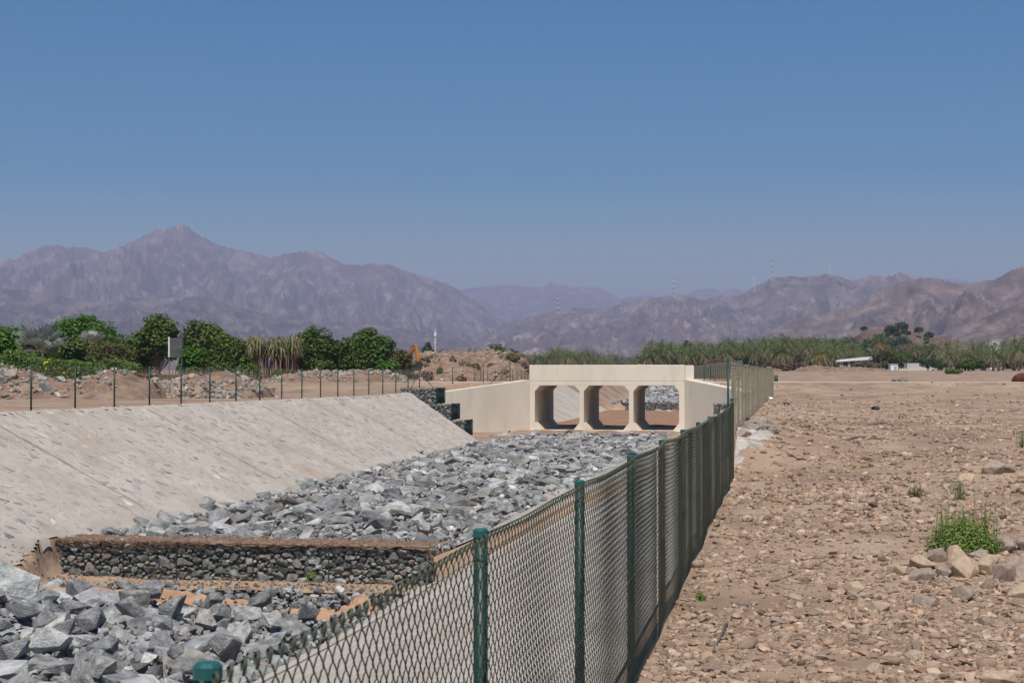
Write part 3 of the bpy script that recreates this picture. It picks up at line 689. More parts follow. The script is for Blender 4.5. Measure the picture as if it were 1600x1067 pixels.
m2.build('wire_mesh', WIREO, f1, True)
m = MB()
for hh in (0.02, .5, .98):
    tt = np.linspace(0, 33.6, 60); x, y, _, _ = pf(tt); zz = bot1(tt)+(top1(tt)-bot1(tt))*hh; m.tube(np.stack([x+.006, y, zz], -1), .0022, 4)
for k in range(0, 10):
    y = 3.27+3.06*k
    for zq in (-.72, -1.3, -1.9): m.tube([(XF+.005+.048*math.cos(a), y+.045*math.sin(a), zq+.012*math.sin(a)) for a in np.linspace(0, 6.28, 9)], .0022, 4)
m.build('tension_wire', WIREM, f1)
# F2: raised continuation of the fence up to the road
f2 = empty('chain_link_fence'); tag(f2, 'raised far green chain-link fence stepping up beyond the white rubble towards the road', 'fence')
def xf2(y): return np.interp(y, [34.2, 36.0, 60, 92], [XF, XF-.0, XF+.10, XF+.30])
def base2(y): return np.interp(y, [33.9, 34.4, 36.2, 60, 92], [-2.2, -1.9, -1.28, -1.18, -1.06])
def top2(y): return np.interp(y, [33.9, 34.55, 36, 60, 92], [-.52, .33, .31, .36, .42])
for k in range(19):
    y = 34.6+3.06*k; post(f2, float(xf2(y))-.10, y, float(base2(y))-.4, float(top2(y))+.04, .025)
def pos3(t):
    y = 33.95+t; return xf2(y)+.05*pn(y*.6, y*0, 3)*2, y, -1+0*t, 0*t
mm = chain(f2, 56.0, lambda t: base2(33.95+t), lambda t: top2(33.95+t)-.03*np.abs(np.sin(t)), pos3, p=.06, q=.06, r=.003, sides=3, loops=False)
mm.build('wire_mesh', WIREF, f2)
m = MB()
for hh in (.02, .5, .98):
    yy = np.linspace(34, 90, 50); m.tube(np.stack([xf2(yy), yy, base2(yy)+(top2(yy)-base2(yy))*hh], -1), .003, 4)
m.build('tension_wire', WIREM, f2)
def brace(parent, x, y, zb, zt, dx, dy, h=.8):
    m = MB(); m.tube([(0, 0, zt-(zt-zb)*(1-h)), (dx, dy, zb-.1)], .02, 8); m.build('brace', GREENP, parent, True, (x, y, 0))
def simple_fence(name, label, pts, H, spacing=None, mesh=True, braces=(), p=.1, r=.0028, zoff=0):
    root = empty(name); tag(root, label, 'fence')
    for i, (x, y, z) in enumerate(pts):
        post(root, x, y, z-.2, z+H+zoff)
    for i, (dx, dy) in braces:
        x, y, z = pts[i]; brace(root, x, y, z, z+H, dx, dy)
    if mesh:
        P = np.array(pts); d = np.r_[0, np.cumsum(np.hypot(np.diff(P[:, 0]), np.diff(P[:, 1])))]
        def pos(t): return np.interp(t, d, P[:, 0]), np.interp(t, d, P[:, 1]), 0*t, 0*t
        mm = chain(root, d[-1], lambda t: np.interp(t, d, P[:, 2])+.02, lambda t: np.interp(t, d, P[:, 2])+H-.04, pos, p=p, q=p, r=r, sides=3, loops=False)
        mm.build('wire_mesh', WIREF if p < .1 else WIREM, root)
    return root
ys3 = [97.3-3.05*k for k in range(0, 26)]
simple_fence('chain_link_fence', 'long green chain-link fence along the top of the left stone slope',
             [(-23.35, y, float(gh(-23.5, y, False))) for y in ys3], 1.5, p=.075, r=.0026, braces=((0, (-.9, .9)), (0, (.9, .9))))
wp = []
for px, yb, Z in ((707, 609, 103.6), (755, 603, 105.4), (797, 595.5, 107.2)):
    x, y, z = at(px, yb, Z); wp.append((x, y, z))
simple_fence('fence_posts', 'tall green fence posts standing behind the left wing wall', wp[:3], 1.52, mesh=False, braces=((2, (-1.2, -.6)),))
simple_fence('fence_posts', 'green fence posts with a slanting brace behind the right wing wall', [at(1100, 597, 108), at(1110, 590, 125)], 1.55, mesh=False, braces=((0, (.95, -.5)),))
pts = []
for px, Z in ((741, 134), (751, 137), (762, 140), (773.5, 143.5), (783, 146), (791, 149), (801, 152), (808, 155), (814.5, 158), (820, 161), (825, 164)):
    x, y, z = atg(px, Z); pts.append((x, y, z-.05))
simple_fence('chain_link_fence', 'short distant green fence left of the bridge parapet beyond the road', pts, 1.45, p=.15, r=.003, braces=((0, (.8, .5)),))
a, b = np.array(at(1083, 588, 205)), np.array(at(1160, 590, 128)); n = 26
simple_fence('chain_link_fence', 'distant brownish mesh fence right of the bridge parapet below the palm grove',
             [(a[0]+(b[0]-a[0])*i/n, a[1]+(b[1]-a[1])*i/n, -.25+.0*i) for i in range(n+1)], 1.6, p=.06, r=.0035)
x, y, z = atg(1212.5, 118); root = empty('fence_post', (x, y, z)); tag(root, 'lone short green post on the plain beyond the raised fence', 'post')
m = MB(); m.tube([(0, 0, -.2), (0, 0, .72)], .14, 10); m.build('post', GREENP, root, True)

# ---------------------------------------------------------------- stony ground on the right
def right_pts(n, z0, z1, rnd, power=2.0):
    """denser close by, thinning with distance"""
    u = rnd.uniform(size=n); Z = 1/((1/z0)*(1-u)+(1/z1)*u)
    px = rnd.uniform(930, 1640, n); xc = (px-800)/F_*Z
    x = xc*C_-Z*S_; y = xc*S_+Z*C_; ok = x > XF+.08
    return x[ok], y[ok]
r2 = np.random.default_rng(5)
def stones(name, n, z0, z1, lo, hi, tmpl, label, flat=(.45, .75), pw=2.5, ksz=0):
    x, y = right_pts(n, z0, z1, r2); k = len(x)
    dens = fbm(x/2.3, y/2.3, 3, 41)+.25*fbm(x/.7, y/.7, 2, 43); keep = dens > r2.uniform(-.5, .42, k)
    x, y = x[keep], y[keep]; k = len(x)
    s = lo+(hi-lo)*r2.uniform(size=k)**pw; s *= 1+ksz*camz(x, y)
    fl = r2.uniform(*flat, k); z = gh(x, y)+s*fl*r2.uniform(-.25, .5, k); a = r2.uniform(.75, 1.35, k)
    o = scatter(name, tmpl, np.c_[x, y, z], np.stack([s*a, s/a, s*fl], -1), r2.uniform(0, 6.28, k), .25, COBM, smooth=(tmpl is COB_HI))
    return tag(o, label, 'stones', kind='stuff')
stones('loose_stones', 7500, 11, 26, .016, .06, COB_HI, 'scatter of tan river stones on the near plain right of the fence', pw=3.0)
stones('fine_gravel', 26000, 11, 30, .008, .026, COB_LO, 'fine gravel between the stones right of the fence', pw=1.3)
stones('loose_stones', 16000, 22, 100, .02, .085, COB_LO, 'scatter of small stones on the farther plain right of the fence', pw=2.6, ksz=.008)
stones('loose_stones', 15000, 11, 90, .016, .07, ROCKS, 'angular chips on the plain right of the fence', pw=2.6, flat=(.35, .7))
def where_cob(x, y, s):
    Z = camz(x, y); px = 800+F_*(x*C_+y*S_)/Z
    sz_ = 'small' if s < .045 else 'fist-sized' if s < .065 else 'big'
    dp = 'in the immediate foreground' if Z < 14 else 'level with the stone ring' if Z < 19.5 else 'just beyond the green bush' if Z < 27 else 'in mid plain'
    lr = 'close to the fence' if x < -.1 else 'between the fence and the bush' if px < 1400 else 'at the right side'
    return f'{sz_} cobble {dp}, {lr}'
_cob_me = [mesh_np('cobble', V, F, COBM, True) for V, F in COB_HI]
_cob_me += [mesh_np('cobble', V, F, COBM) for V, F in ROCKS]
xs, ys = right_pts(420, 11.3, 45, np.random.default_rng(17)); cnt = 0
for x, y in zip(xs, ys):
    if cnt >= 235 or not inview(x, y, float(gh(x, y)), -5): continue
    s = .036+.06*R.random()**2.5; fl = R.uniform(.5, .8); a = R.uniform(.8, 1.35)
    o = bpy.data.objects.new('cobble', R.choice(_cob_me)); link(o)
    o.location = (x, y, float(gh(x, y))+s*fl*.35); o.rotation_euler = (R.gauss(0, .2), R.gauss(0, .2), R.uniform(0, 6.28)); o.scale = (s*a, s/a, s*fl)
    tag(o, where_cob(x, y, s), 'stone', 'cobbles on the right plain'); cnt += 1
# ring of big cobbles around the green bush
def zg(px, py):                                        # ground point under a pixel
    Z = 10.
    for _ in range(60):
        x, y, z = at(px, py, Z); g = float(gh(x, y)); Z = Z*.5+.5*(g*F_/(HZ-py))
    x, y, _ = at(px, py, Z); return x, y, float(gh(x, y)), Z
SANDST = mat('pale_sandstone_cobble', [(.36,.255,.17), (.46,.345,.24), (.53,.41,.30)], 3, 6, .88, .008, 20)
GREYST = mat('grey_brown_cobble', [(.22,.165,.125), (.33,.255,.20), (.40,.32,.26)], 3, 6, .88, .01, 20, mottle=[((.5,.48,.46), 4, .66, .5)])
ring = [(1400, 890, 30, 18, 0, 'small pale flat'), (1440, 880, 36, 22, 0, 'pale smooth wedge-shaped'), (1436, 897, 34, 20, 1, 'brown rounded'), (1464, 868, 26, 22, 1, 'grey-purple block-shaped'),
        (1490, 866, 32, 26, 0, 'tan upright'), (1503, 888, 40, 30, 0, 'largest tan boulder with a dark underside'), (1472, 893, 22, 20, 1, 'small dark speckled'), (1537, 885, 24, 30, 0, 'pale smooth upright'),
        (1525, 866, 26, 16, 1, 'white-streaked grey'), (1565, 895, 32, 30, 1, 'brown faceted'), (1595, 884, 42, 32, 1, 'long dark grey'), (1562, 852, 38, 24, 1, 'purple-grey blocky'), (1605, 850, 34, 22, 1, 'dark purple-grey'),
        (1545, 912, 28, 12, 1, 'low flat grey'), (1502, 928, 32, 26, 1, 'tan-grey round'), (1335, 918, 28, 22, 0, 'pale egg-shaped'), (1370, 946, 30, 16, 0, 'flat tan'), (1364, 958, 16, 13, 0, 'small round tan'),
        (1444, 938, 40, 16, 1, 'long flat grey-tan'), (1426, 770+12, 20, 9, 0, 'flat pale grey disc-like'), (1548, 858+14, 20, 16, 0, 'small tan'), (1590, 925, 34, 18, 0, 'tan flat-topped'),
        (1548, 732, 30, 22, 1, 'angular grey-tan'), (1573, 732, 22, 15, 1, 'brown angular'), (1510, 745, 22, 12, 0, 'pale tan flat'), (1430, 1012, 14, 22, 1, 'upright brown'), (1555, 1060, 48, 26, 0, 'broad pale half-buried')]
for i, (px, py, wd, hh, dark, nm) in enumerate(ring):
    x, y, z, Z = zg(px, py+hh*.35); k = Z/F_
    me = mesh_np('field_boulder', *[ROCKS[i % 14][0], ROCKS[i % 14][1]], GREYST if dark else SANDST, True)
    o = obj('field_boulder', me, None, (x, y, z+hh*k*.36)); o.scale = (wd*k*.66, wd*k*.55, hh*k*.70)
    o.rotation_euler = (R.gauss(0, .15), R.gauss(0, .15), R.uniform(-.4, .4)+(3.14 if i % 2 else 0))
    sd = o.modifiers.new('s', 'SUBSURF'); sd.levels = 2; sd.render_levels = 2
    where = 'in front of the green bush' if 1380 < px and 840 < py < 915 else 'on the stony plain right of the fence'
    tag(o, f'{nm} stone {where}' if 'boulder' not in nm else f'{nm} {where}', 'stone', 'big stones by the green bush' if 'front' in where else None)

def leafmass(P, D, size, asp=.5, seed=0):
    """diamond leaves at P with normals roughly D"""
    n = len(P); r = np.random.default_rng(seed); N = D+r.normal(size=(n, 3))*.55; N /= np.linalg.norm(N, axis=1, keepdims=True)+1e-9
    T = np.cross(N, r.normal(size=(n, 3))); T /= np.linalg.norm(T, axis=1, keepdims=True)+1e-9; B = np.cross(N, T)
    s = (size*r.uniform(.6, 1.35, n))[:, None]
    V = np.stack([P-T*s, P+B*s*asp+N*s*.12, P+T*s, P-B*s*asp+N*s*.12], 1).reshape(-1, 3)
    return V, np.arange(4*n).reshape(-1, 4)
def herb(name, label, px, py, wpx, hpx, n, stalks=0, m=LF_H, dens=1, lsz=.018):
    x, y, z, Z = zg(px, py); k = Z/F_; W = wpx*k/2; H = hpx*k
    root = empty(name, (x, y, z)); tag(root, label, 'plant')
    r = np.random.default_rng(int(px)); d = r.normal(size=(n, 3)); d[:, 2] = np.abs(d[:, 2]); d /= np.linalg.norm(d, axis=1, keepdims=True)
    rad = r.uniform(.45, 1.03, n)[:, None]**.6*(1+.18*pn(d[:, 0]*3, d[:, 1]*3, 4)[:, None]*2)
    P = d*rad*np.array([W, W*.8, H]); V, F = leafmass(P, d+np.array([0, -.2, .8]), lsz, .55, 3)
    obj('foliage', mesh_np('foliage', V, F, m), root)
    s = MB()
    for i in range(26):
        q = r.normal(size=3); q[2] = abs(q[2])+.4; q /= np.linalg.norm(q); s.tube([(0, 0, 0), tuple(q*np.array([W, W*.8, H])*.5+np.array([0, 0, .02])), tuple(q*np.array([W, W*.8, H])*.9)], .003, 3)
    s.build('stem', LF_O, root)
    if stalks:
        t = MB(); Pq = []
        for i in range(stalks):
            bx, by = r.uniform(-W*.85, W*.9), r.uniform(-W*.5, W*.5); hh = H*r.uniform(1.1, 1.95 if abs(bx-W*.35) < W*.15 else 1.38)
            lx = r.normal()*.03; t.tube([(bx, by, H*.3), (bx+lx*.4, by, hh*.6), (bx+lx, by, hh)], np.array([.004, .003, .0015]), 3)
            for j in range(18): 
                u = r.uniform(.45, 1); Pq.append((bx+lx*u+r.normal()*.008, by+r.normal()*.008, hh*u))
        Pq = np.array(Pq); V, F = leafmass(Pq, np.array([[0, 0, 1.]]), .012, .4, 5); t.add(V, F)
        t.build('flower_stalk', LF_O if m is not LF_H else LF_H, root)
    return root
herb('wild_bush', 'bright green leafy weed bush with tall thin stalks behind the ring of big stones', 1504, 862, 112, 54, 5200, 46)
herb('weed', 'faded grey-green weed tuft left of the tall yellow-green weed', 1430, 776, 34, 16, 420, 4, LF_O, lsz=.014)
herb('weed', 'yellow-green weed with upright sprigs just beyond the bush', 1497, 780, 28, 24, 300, 14, LF_H, lsz=.013)
herb('weed', 'tall green weed at the right edge of the plain', 1596, 700, 20, 26, 220, 10, LF_H, lsz=.014)
herb('weed', 'small pale sprout near the fence by the fallen stick', 1094, 937, 16, 14, 60, 2, LF_H, lsz=.02)
herb('weed', 'tiny green sprout at the foot of the fence in the foreground', 992, 1060, 10, 10, 30, 0, LF_H, lsz=.014)
herb('weed', 'little green plant rooted at the foot of the gabion wall', 262, 898, 12, 10, 1, 0)  if False else None
x, y, z = at(489, 900, 36.2); 
def tuft(x, y, z, W, n, label, m=LF_H, nm='weed'):
    root = empty(nm, (x, y, z)); tag(root, label, 'plant'); r = np.random.default_rng(int(abs(x)*97))
    d = r.normal(size=(n, 3)); d[:, 2] = abs(d[:, 2]); P = d/np.linalg.norm(d, axis=1, keepdims=True)*r.uniform(.3, 1, n)[:, None]*W
    V, F = leafmass(P, d, W*.22, .5, 3); obj('foliage', mesh_np('foliage', V, F, m), root); return root
tuft(*at(488, 901, 36.3), .16, 130, 'little green plant rooted on the sand ledge against the gabion wall')
# sticks and litter
DEADW = mat('grey_dead_wood', [(.10,.085,.075), (.17,.15,.13)], 9, 5, .95, .004, 30)
def stick(pts_px, r, label, m=DEADW, nm='stick'):
    P = []
    for px, py in pts_px: x, y, z, Z = zg(px, py); P.append((x, y, z+.03))
    mb = MB(); P = np.array(P); c = P.mean(0); mb.tube(P-c, np.linspace(r, r*.5, len(P)), 6)
    return tag(mb.build(nm, m, None, True, tuple(c)), label, 'stick')
stick([(1134, 978), (1124, 998), (1110, 1024)], .016, 'straight grey stick lying on the stones beside the near fence')
stick([(1322, 689), (1335, 685), (1352, 684), (1372, 687), (1385, 686)], .03, 'curved dark branch lying on the far stones')
stick([(1362, 664), (1378, 662), (1392, 663), (1395, 667)], .028, 'short dark bent branch on the plain behind the curved branch')
def litter(nm, px, py, s, m, label, sq=.5):
    x, y, z, Z = zg(px, py); V, F = cobble(int(px), 2); V = V*(1+.35*np.random.default_rng(int(px)).normal(size=(len(V), 1))*.5)
    o = obj(nm, mesh_np(nm, V, F, m), None, (x, y, z+s*sq*.6)); o.scale = (s, s*.8, s*sq); tag(o, label, 'litter')
litter('plastic_bag', 1188, 664, .10, YEL, 'crumpled yellow plastic bag beside the raised fence')
litter('dark_rag', 1165, 659, .16, BLACKM, 'dark blue-black rag at the foot of the raised fence')
litter('white_bag', 1203, 625, .22, WHITE, 'small white bag at the far end of the raised fence')
litter('dark_clod', 1366, 640, .20, BLACKM, 'small black scrap in the middle of the far plain')
litter('dark_clod', 1227, 632, .22, BLACKM, 'flat black scrap on the plain near the end of the raised fence', .25)
litter('white_bag', 1021, 638, .42, WHITE, 'white plastic bag on the rocks seen through the left part of the right opening') if False else None
for px, py, s, mm_, lab in ((1020, 639, .5, WHITE, 'left white rubbish bag before the far gabion seen through the right opening'), (1041, 638, .6, WHITE, 'middle white rubbish bag before the far gabion seen through the right opening'),
                            (1050, 638, .45, mat('blue_plastic', [(.10,.25,.45), (.15,.32,.5)], 2, 2, .5), 'pale blue rubbish bag at the right side of the right opening')):
    x, y, z = at(px, py, 164); V, F = cobble(int(px)+3, 2); o = obj('rubbish_bag', mesh_np('rubbish_bag', V, F, mm_), None, (x, y, z+.1)); o.scale = (s, s*.7, s*.7); tag(o, lab, 'litter')
x, y, z = atg(1405, 112)
for k, (dx, s) in enumerate(((-.35, .22), (.1, .28), (.45, .16))):
    V, F = ROCKS[k]; o = obj('grey_rock', mesh_np('grey_rock', V, F, ROCKM), None, (x+dx, y+R.uniform(-.2, .2), z+s*.4)); o.scale = (s*1.2, s, s*.8)
    tag(o, ('left', 'middle and largest', 'right')[k]+' stone of the small dark rock pile far out on the plain', 'stone')
# rusty dome at the right edge
x, y, z = atg(1600, 128); V, F = cobble(5, 3); o = obj('rusty_boulder', mesh_np('rusty_boulder', V, F, RUST, True), None, (x, y, z+.2)); o.scale = (.98, .8, .72); tag(o, 'dark red-brown rounded boulder at the right edge of the far plain', 'boulder')
# white lime spill and stones where the fence steps up
LIME = mat('white_lime_rubble', [(.28,.23,.185), (.46,.41,.36), (.60,.56,.52)], 3.5, 9, .92, .06, 12, mottle=[((.34,.25,.18), 5, .56, .7)])
X, Y = np.meshgrid(np.linspace(-1.22, .35, 34), np.linspace(33.2, 38.2, 50))
edge = ((X-(-1.3))/(.35+.45*sst(34.6, 36.0, Y)+.25*pn(Y*1.3, X*0, 6)*2))**2+((Y-36.0)/2.0)**2
Z = gh(X, Y)+.07*(1-edge)+.13*fbm(X*2.6, Y*2.6, 4, 12)
tag(obj('lime_spill', grid_mesh('lime_spill', X, Y, Z, LIME)), 'white lime and concrete rubble spilled where the fence steps up', 'rubble')
for k, (px, py, s, wht) in enumerate(((1170, 690, .22, 1), (1190, 688, .26, 1), (1163, 700, .18, 0), (1178, 703, .24, 0), (1200, 697, .16, 0), (1208, 690, .15, 1), (1160, 688, .2, 0), (1172, 710, .15, 1), (1185, 710, .13, 0))):
    x, y, z, Z_ = zg(px, py); V, F = ROCKS[k+2]; o = obj('rubble_rock', mesh_np('rubble_rock', V, F, LIME if wht else GREYST), None, (x, y, z+s*.35)); o.scale = (s*1.1, s, s*.7)
    o.rotation_euler = (0, 0, k*1.3); tag(o, ('white lime-covered' if wht else 'grey-brown')+' rock in the small rubble heap beside the step in the fence', 'rock', 'rubble rocks by the fence step')
# ---------------------------------------------------------------- spoil heaps and banks on the left
HEAP = mat('spoil_earth', [(.15,.095,.065), (.255,.165,.115), (.37,.26,.185)], 1.1, 12, .95, .14, 5, mottle=[((.34,.33,.31), 1.2, .60, .5), ((.15,.095,.065), 2.4, .58, .5)])
def heap(name, prof, Z, dep, label, stones_n=500, seed=0, kind=None, m=HEAP, ssz=(.06, .22), nz=.22):
    """earth heap whose crest follows prof [(px, py)...] at camera depth Z"""
    pr = np.array(prof, dtype=float); u = np.linspace(pr[0, 0], pr[-1, 0], int((pr[-1, 0]-pr[0, 0])*Z/F_/.35)+8)
    v = np.linspace(-1, 1, 30); U, Vv = np.meshgrid(u, v)
    crest = (HZ-np.interp(U, pr[:, 0], pr[:, 1]))/F_*Z
    D = Z+Vv*dep+fbm(U*Z/F_/6, Vv*0, 2, seed)*dep*.35; xc = (U-800)/F_*Z
    X = xc*C_-D*S_; Y = xc*S_+D*C_; g = gh(X, Y, False)
    sh = np.clip(1-np.abs(Vv)**1.6, 0, 1)
    env = np.clip(np.minimum(U-u[0], u[-1]-U)/max(1, (u[-1]-u[0])*.04), 0, 1)
    h = (np.maximum(crest-g, .05))*sh*env
    Zz = g-.12+h*(1+.35*fbm(X/1.6, Y/1.6, 4, seed+1)*(1-sh*.6))+nz*fbm(X/1.1, Y/1.1, 4, seed+2)*sh+nz*.45*ridged(X/.9, Y/.9, 3, seed+6)*sh
    root = empty(name, (float(X.mean()), float(Y.mean()), float(g.mean())))
    if kind: tag(root, kind=kind)
    else: tag(root, label, 'dirt heap')
    off = np.array(root.location)
    e = obj('earth', grid_mesh('earth', X-off[0], Y-off[1], Zz-off[2], m), root)
    if stones_n:
        r = np.random.default_rng(seed+5); i = r.integers(0, X.shape[0], stones_n*4); j = r.integers(0, X.shape[1], stones_n*4)
        d = fbm(X[i, j]/3, Y[i, j]/3, 3, seed+8); o = np.argsort(-d+r.normal(size=len(d))*.25)[:stones_n]; i, j = i[o], j[o]
        s = ssz[0]+(ssz[1]-ssz[0])*r.uniform(size=len(i))**3
        P = np.c_[X[i, j]+r.normal(size=len(i))*.15, Y[i, j]+r.normal(size=len(i))*.15, Zz[i, j]+s*.15]-off
        st = scatter('rubble_stones', ROCKS_LO, P, np.stack([s, s, s*.65], -1), r.uniform(0, 6.28, len(i)), .4, RUBM, root); st['kind'] = 'stuff'
    return root, (X, Y, Zz, u)
RUBM = mat('mixed_rubble_stone', [(.22,.19,.165), (.33,.29,.255), (.42,.38,.34)], 2, 6, .9, .02, 9, isl=.25, rnd=[((1,1,1), 5), ((1.1,.9,.75), 4), ((.8,.9,.98), 3), ((.6,.62,.65), 2), ((1.4,1.4,1.38), 1)])
_, H1 = heap('rubble_heap', [(-120, 600), (-80, 580), (-30, 571), (0, 570), (40, 577), (90, 590), (125, 594), (150, 585), (168, 576), (180, 575), (200, 580), (228, 591), (262, 594)], 80, 4.6, 'brown earth and rubble heap behind the left fence with a pointed hump', 1300, 3, ssz=(.04, .2))
heap('rubble_heap', [(245, 600), (262, 594), (300, 588), (325, 583), (345, 580), (370, 584), (390, 593), (420, 603)], 84, 4.2, 'grey stony rubble heap under the green trees behind the left fence', 1400, 13, ssz=(.05, .24))
heap('rubble_heap', [(395, 602), (425, 592), (450, 584), (480, 578), (520, 581), (555, 578), (600, 578), (625, 584), (645, 597)], 111, 4.5, 'long stony rubble heap in front of the two round trees', 1900, 23, ssz=(.05, .2))
_, BK = heap('spoil_bank', [(540, 588), (580, 574), (615, 571), (640, 562), (655, 551), (700, 548), (740, 550), (765, 547), (780, 549), (800, 550), (815, 557), (832, 572), (850, 588)], 185, 15, 'long brown spoil bank topped with scrub between the excavator and the bridge', 1100, 33, ssz=(.07, .26), nz=.5)
def hit(G, px, py):                                   # the point of a heap's front face seen at this pixel
    X, Y, Z_, u = G; j = int(np.argmin(np.abs(u-px))); cz = Y[:, j]*C_-X[:, j]*S_; q = HZ-Z_[:, j]/cz*F_; n = int(np.argmin(q))+1
    i = int(np.argmin(np.abs(q[:n]-py))); return float(X[i, j]), float(Y[i, j]), float(Z_[i, j])
for k, (px, py, s, nm) in enumerate(((22, 583, .42, 'large grey boulder crowning the rubble heap at the left edge'), (38, 589, .38, 'tan-grey boulder beside the crowning boulder at the left edge'), (8, 580, .33, 'smaller grey boulder at the far left of the rubble heap'),
                             (30, 596, .36, 'dark grey boulder on the front of the rubble heap at the left edge'), (68, 592, .42, 'pale blue-grey block standing on the rubble heap below the silver palm'), (100, 595, .30, 'small grey rock on the saddle of the rubble heap'),
                             (101, 607, .42, 'long slanting grey slab on the rubble heap right of the second fence post'), (49, 617, .3, 'flat pale stone low on the rubble heap near the second fence post'), (245, 596, .27, 'tan boulder with dark underside below the sign board'), (138, 622, .2, 'small tan stone at the foot of the hump'))):
    x, y, z = hit(H1, px, py); V, F = ROCKS[k]; o = obj('heap_boulder', mesh_np('heap_boulder', V, F, GREYST if k in (1, 8, 9) else ROCKM), None, (x, y, z))
    o.scale = (s*(1.5 if 'slab' in nm else 1.15), s, s*(.45 if 'slab' in nm or 'flat' in nm else .8)); o.rotation_euler = (0, .45 if 'slab' in nm else R.gauss(0, .2), R.uniform(-.5, .5)); tag(o, nm, 'boulder')

# ---------------------------------------------------------------- vegetation
def tree(label, px, Z, top, wpx, m, name='broadleaf_tree', n=6500, leaf=.13, trunk=.28, clumps=34, seed=1, base=None, group=None, cat='tree', airy=.16, asp=.5, flat=1.0, sprig=0, zoff=0, zdep=.8):
    x, y, g = atg(px, Z); g += zoff; ztop = (HZ-top)/F_*Z; H = max(.6, ztop-g); W = wpx/F_*Z
    r = np.random.default_rng(seed); root = empty(name, (x, y, g)); tag(root, label, cat, group)
    z0 = H*trunk if base is None else base; cz = (H+z0)/2; rz = (H-z0)/2; rx = W/2; ry = rx*zdep
    c = []; 
    while len(c) < clumps:
        d = r.normal(size=3); d /= np.linalg.norm(d)
        if d[2] < -.55: continue
        q = r.uniform(.45, .86); c.append((d[0]*rx*q, d[1]*ry*q, cz+d[2]*rz*q*(flat if d[2] > 0 else 1)))
    c = np.array(c); cr = r.uniform(airy*.8, airy*1.5, clumps)*min(W, 1.4*(H-z0)); cr = np.minimum(cr, np.maximum(.12, (H-c[:, 2])*1.05+.03))
    # top sprigs make the outline uneven
    k = r.choice(clumps, n, p=cr**2/np.sum(cr**2)); d = r.normal(size=(n, 3)); d /= np.linalg.norm(d, axis=1, keepdims=True)
    rad = r.uniform(.35, 1.12, n)[:, None]**.5
    P = c[k]+d*rad*cr[k][:, None]*np.array([1.1, 1.1, .85]); P[:, 2] = np.maximum(P[:, 2], .03)
    V, F = leafmass(P, d*.6+np.array([0, 0, .9]), leaf, asp, seed); obj('crown', mesh_np('crown', V, F, m), root)
    t = MB(); tr = max(.05, W*.028)
    t.tube([(0, 0, -.3), (.03*W*r.normal(), .02*W, z0*.7+.1), (.04*W*r.normal(), 0, cz)], np.array([tr*1.3, tr, tr*.6]), 8)
    for i in range(0, clumps, 2):
        e = c[i]; b0 = np.array([0, 0, z0*.6+.1+(e[2]-z0)*.25]); mid = (b0+e)/2+np.array([0, 0, -.04*H]); t.tube([b0, mid, e], np.array([tr*.5, tr*.32, tr*.1]), 5, False)
    t.build('trunk', BARK, root, True)
    return root
G1 = 'garden trees behind the left fence'
tree('bright green large-leaved tree at the left edge of the garden', 4, 104, 507, 96, LF_B, n=5200, leaf=.2, seed=2, base=.3, group=G1)
tree('domed bright green tree rising above the silver palm', 128, 128, 490, 128, LF_B, n=13000, leaf=.15, seed=3, clumps=70, base=.8, group=G1, airy=.13)
tree('low green tree between the left-edge tree and the dome', 62, 124, 522, 90, LF_B, n=5200, leaf=.14, seed=4, base=.2, group=G1)
tree('light green drooping shrub right of the silver palm', 118, 98, 527, 62, LF_F, n=3800, leaf=.15, seed=5, base=.1, cat='shrub', name='shrub', group=G1)
tree('olive-brown thicket in front of the dark hedge', 165, 106, 533, 84, LF_O, n=6500, leaf=.10, seed=6, base=.1, clumps=50, cat='shrub', name='shrub', group=G1)
tree('olive-brown thicket left of the tall dark fruit tree', 208, 107, 536, 60, LF_O, n=4500, leaf=.10, seed=7, base=.1, clumps=40, cat='shrub', name='shrub', group=G1)
tree('dark hedge-like tree behind the olive thicket', 195, 126, 520, 110, LF_D, n=7000, leaf=.14, seed=8, base=.2, clumps=55, group=G1)
tree('tall open dark fruit tree left of the sign board', 246, 106, 488, 78, LF_F, n=7600, leaf=.14, seed=9, base=.5, clumps=46, group=G1, airy=.14)
tree('broad dark fruit tree right of the sign board', 318, 109, 499, 84, LF_F, n=8600, leaf=.14, seed=10, base=.3, clumps=50, group=G1, airy=.14)
tree('lower right shoulder of green fruit trees beside the reeds', 356, 107, 522, 62, LF_F, n=6200, leaf=.14, seed=11, base=.2, clumps=40, group=G1)
tree('pale green low shrub under the broad fruit tree', 300, 103, 535, 42, LF_B, n=2600, leaf=.15, seed=12, base=.1, cat='shrub', name='shrub', group=G1)
tree('dark green tree left of the two round trees beside the reeds', 489, 127, 508, 66, LF_D, n=8600, leaf=.15, seed=13, base=.2, clumps=46, group=G1)
tree('low dark green tree filling the gap between the round trees', 524, 129, 530, 54, LF_D, n=5200, leaf=.15, seed=14, base=.1, clumps=36, group=G1)
tree('rightmost round green tree of the garden, nearest the excavator', 570, 127, 510, 84, LF_D, n=11500, leaf=.16, seed=15, base=.2, clumps=60, group=G1, airy=.14)
tree('low bright shrub at the foot of the rightmost round tree', 604, 124, 558, 40, LF_B, n=2200, leaf=.14, seed=16, base=.05, cat='shrub', name='shrub', group=G1)
tree('pale leafy shrub behind the rightmost round tree', 622, 140, 542, 50, LF_O, n=2600, leaf=.16, seed=17, base=.05, cat='shrub', name='shrub', group=G1)
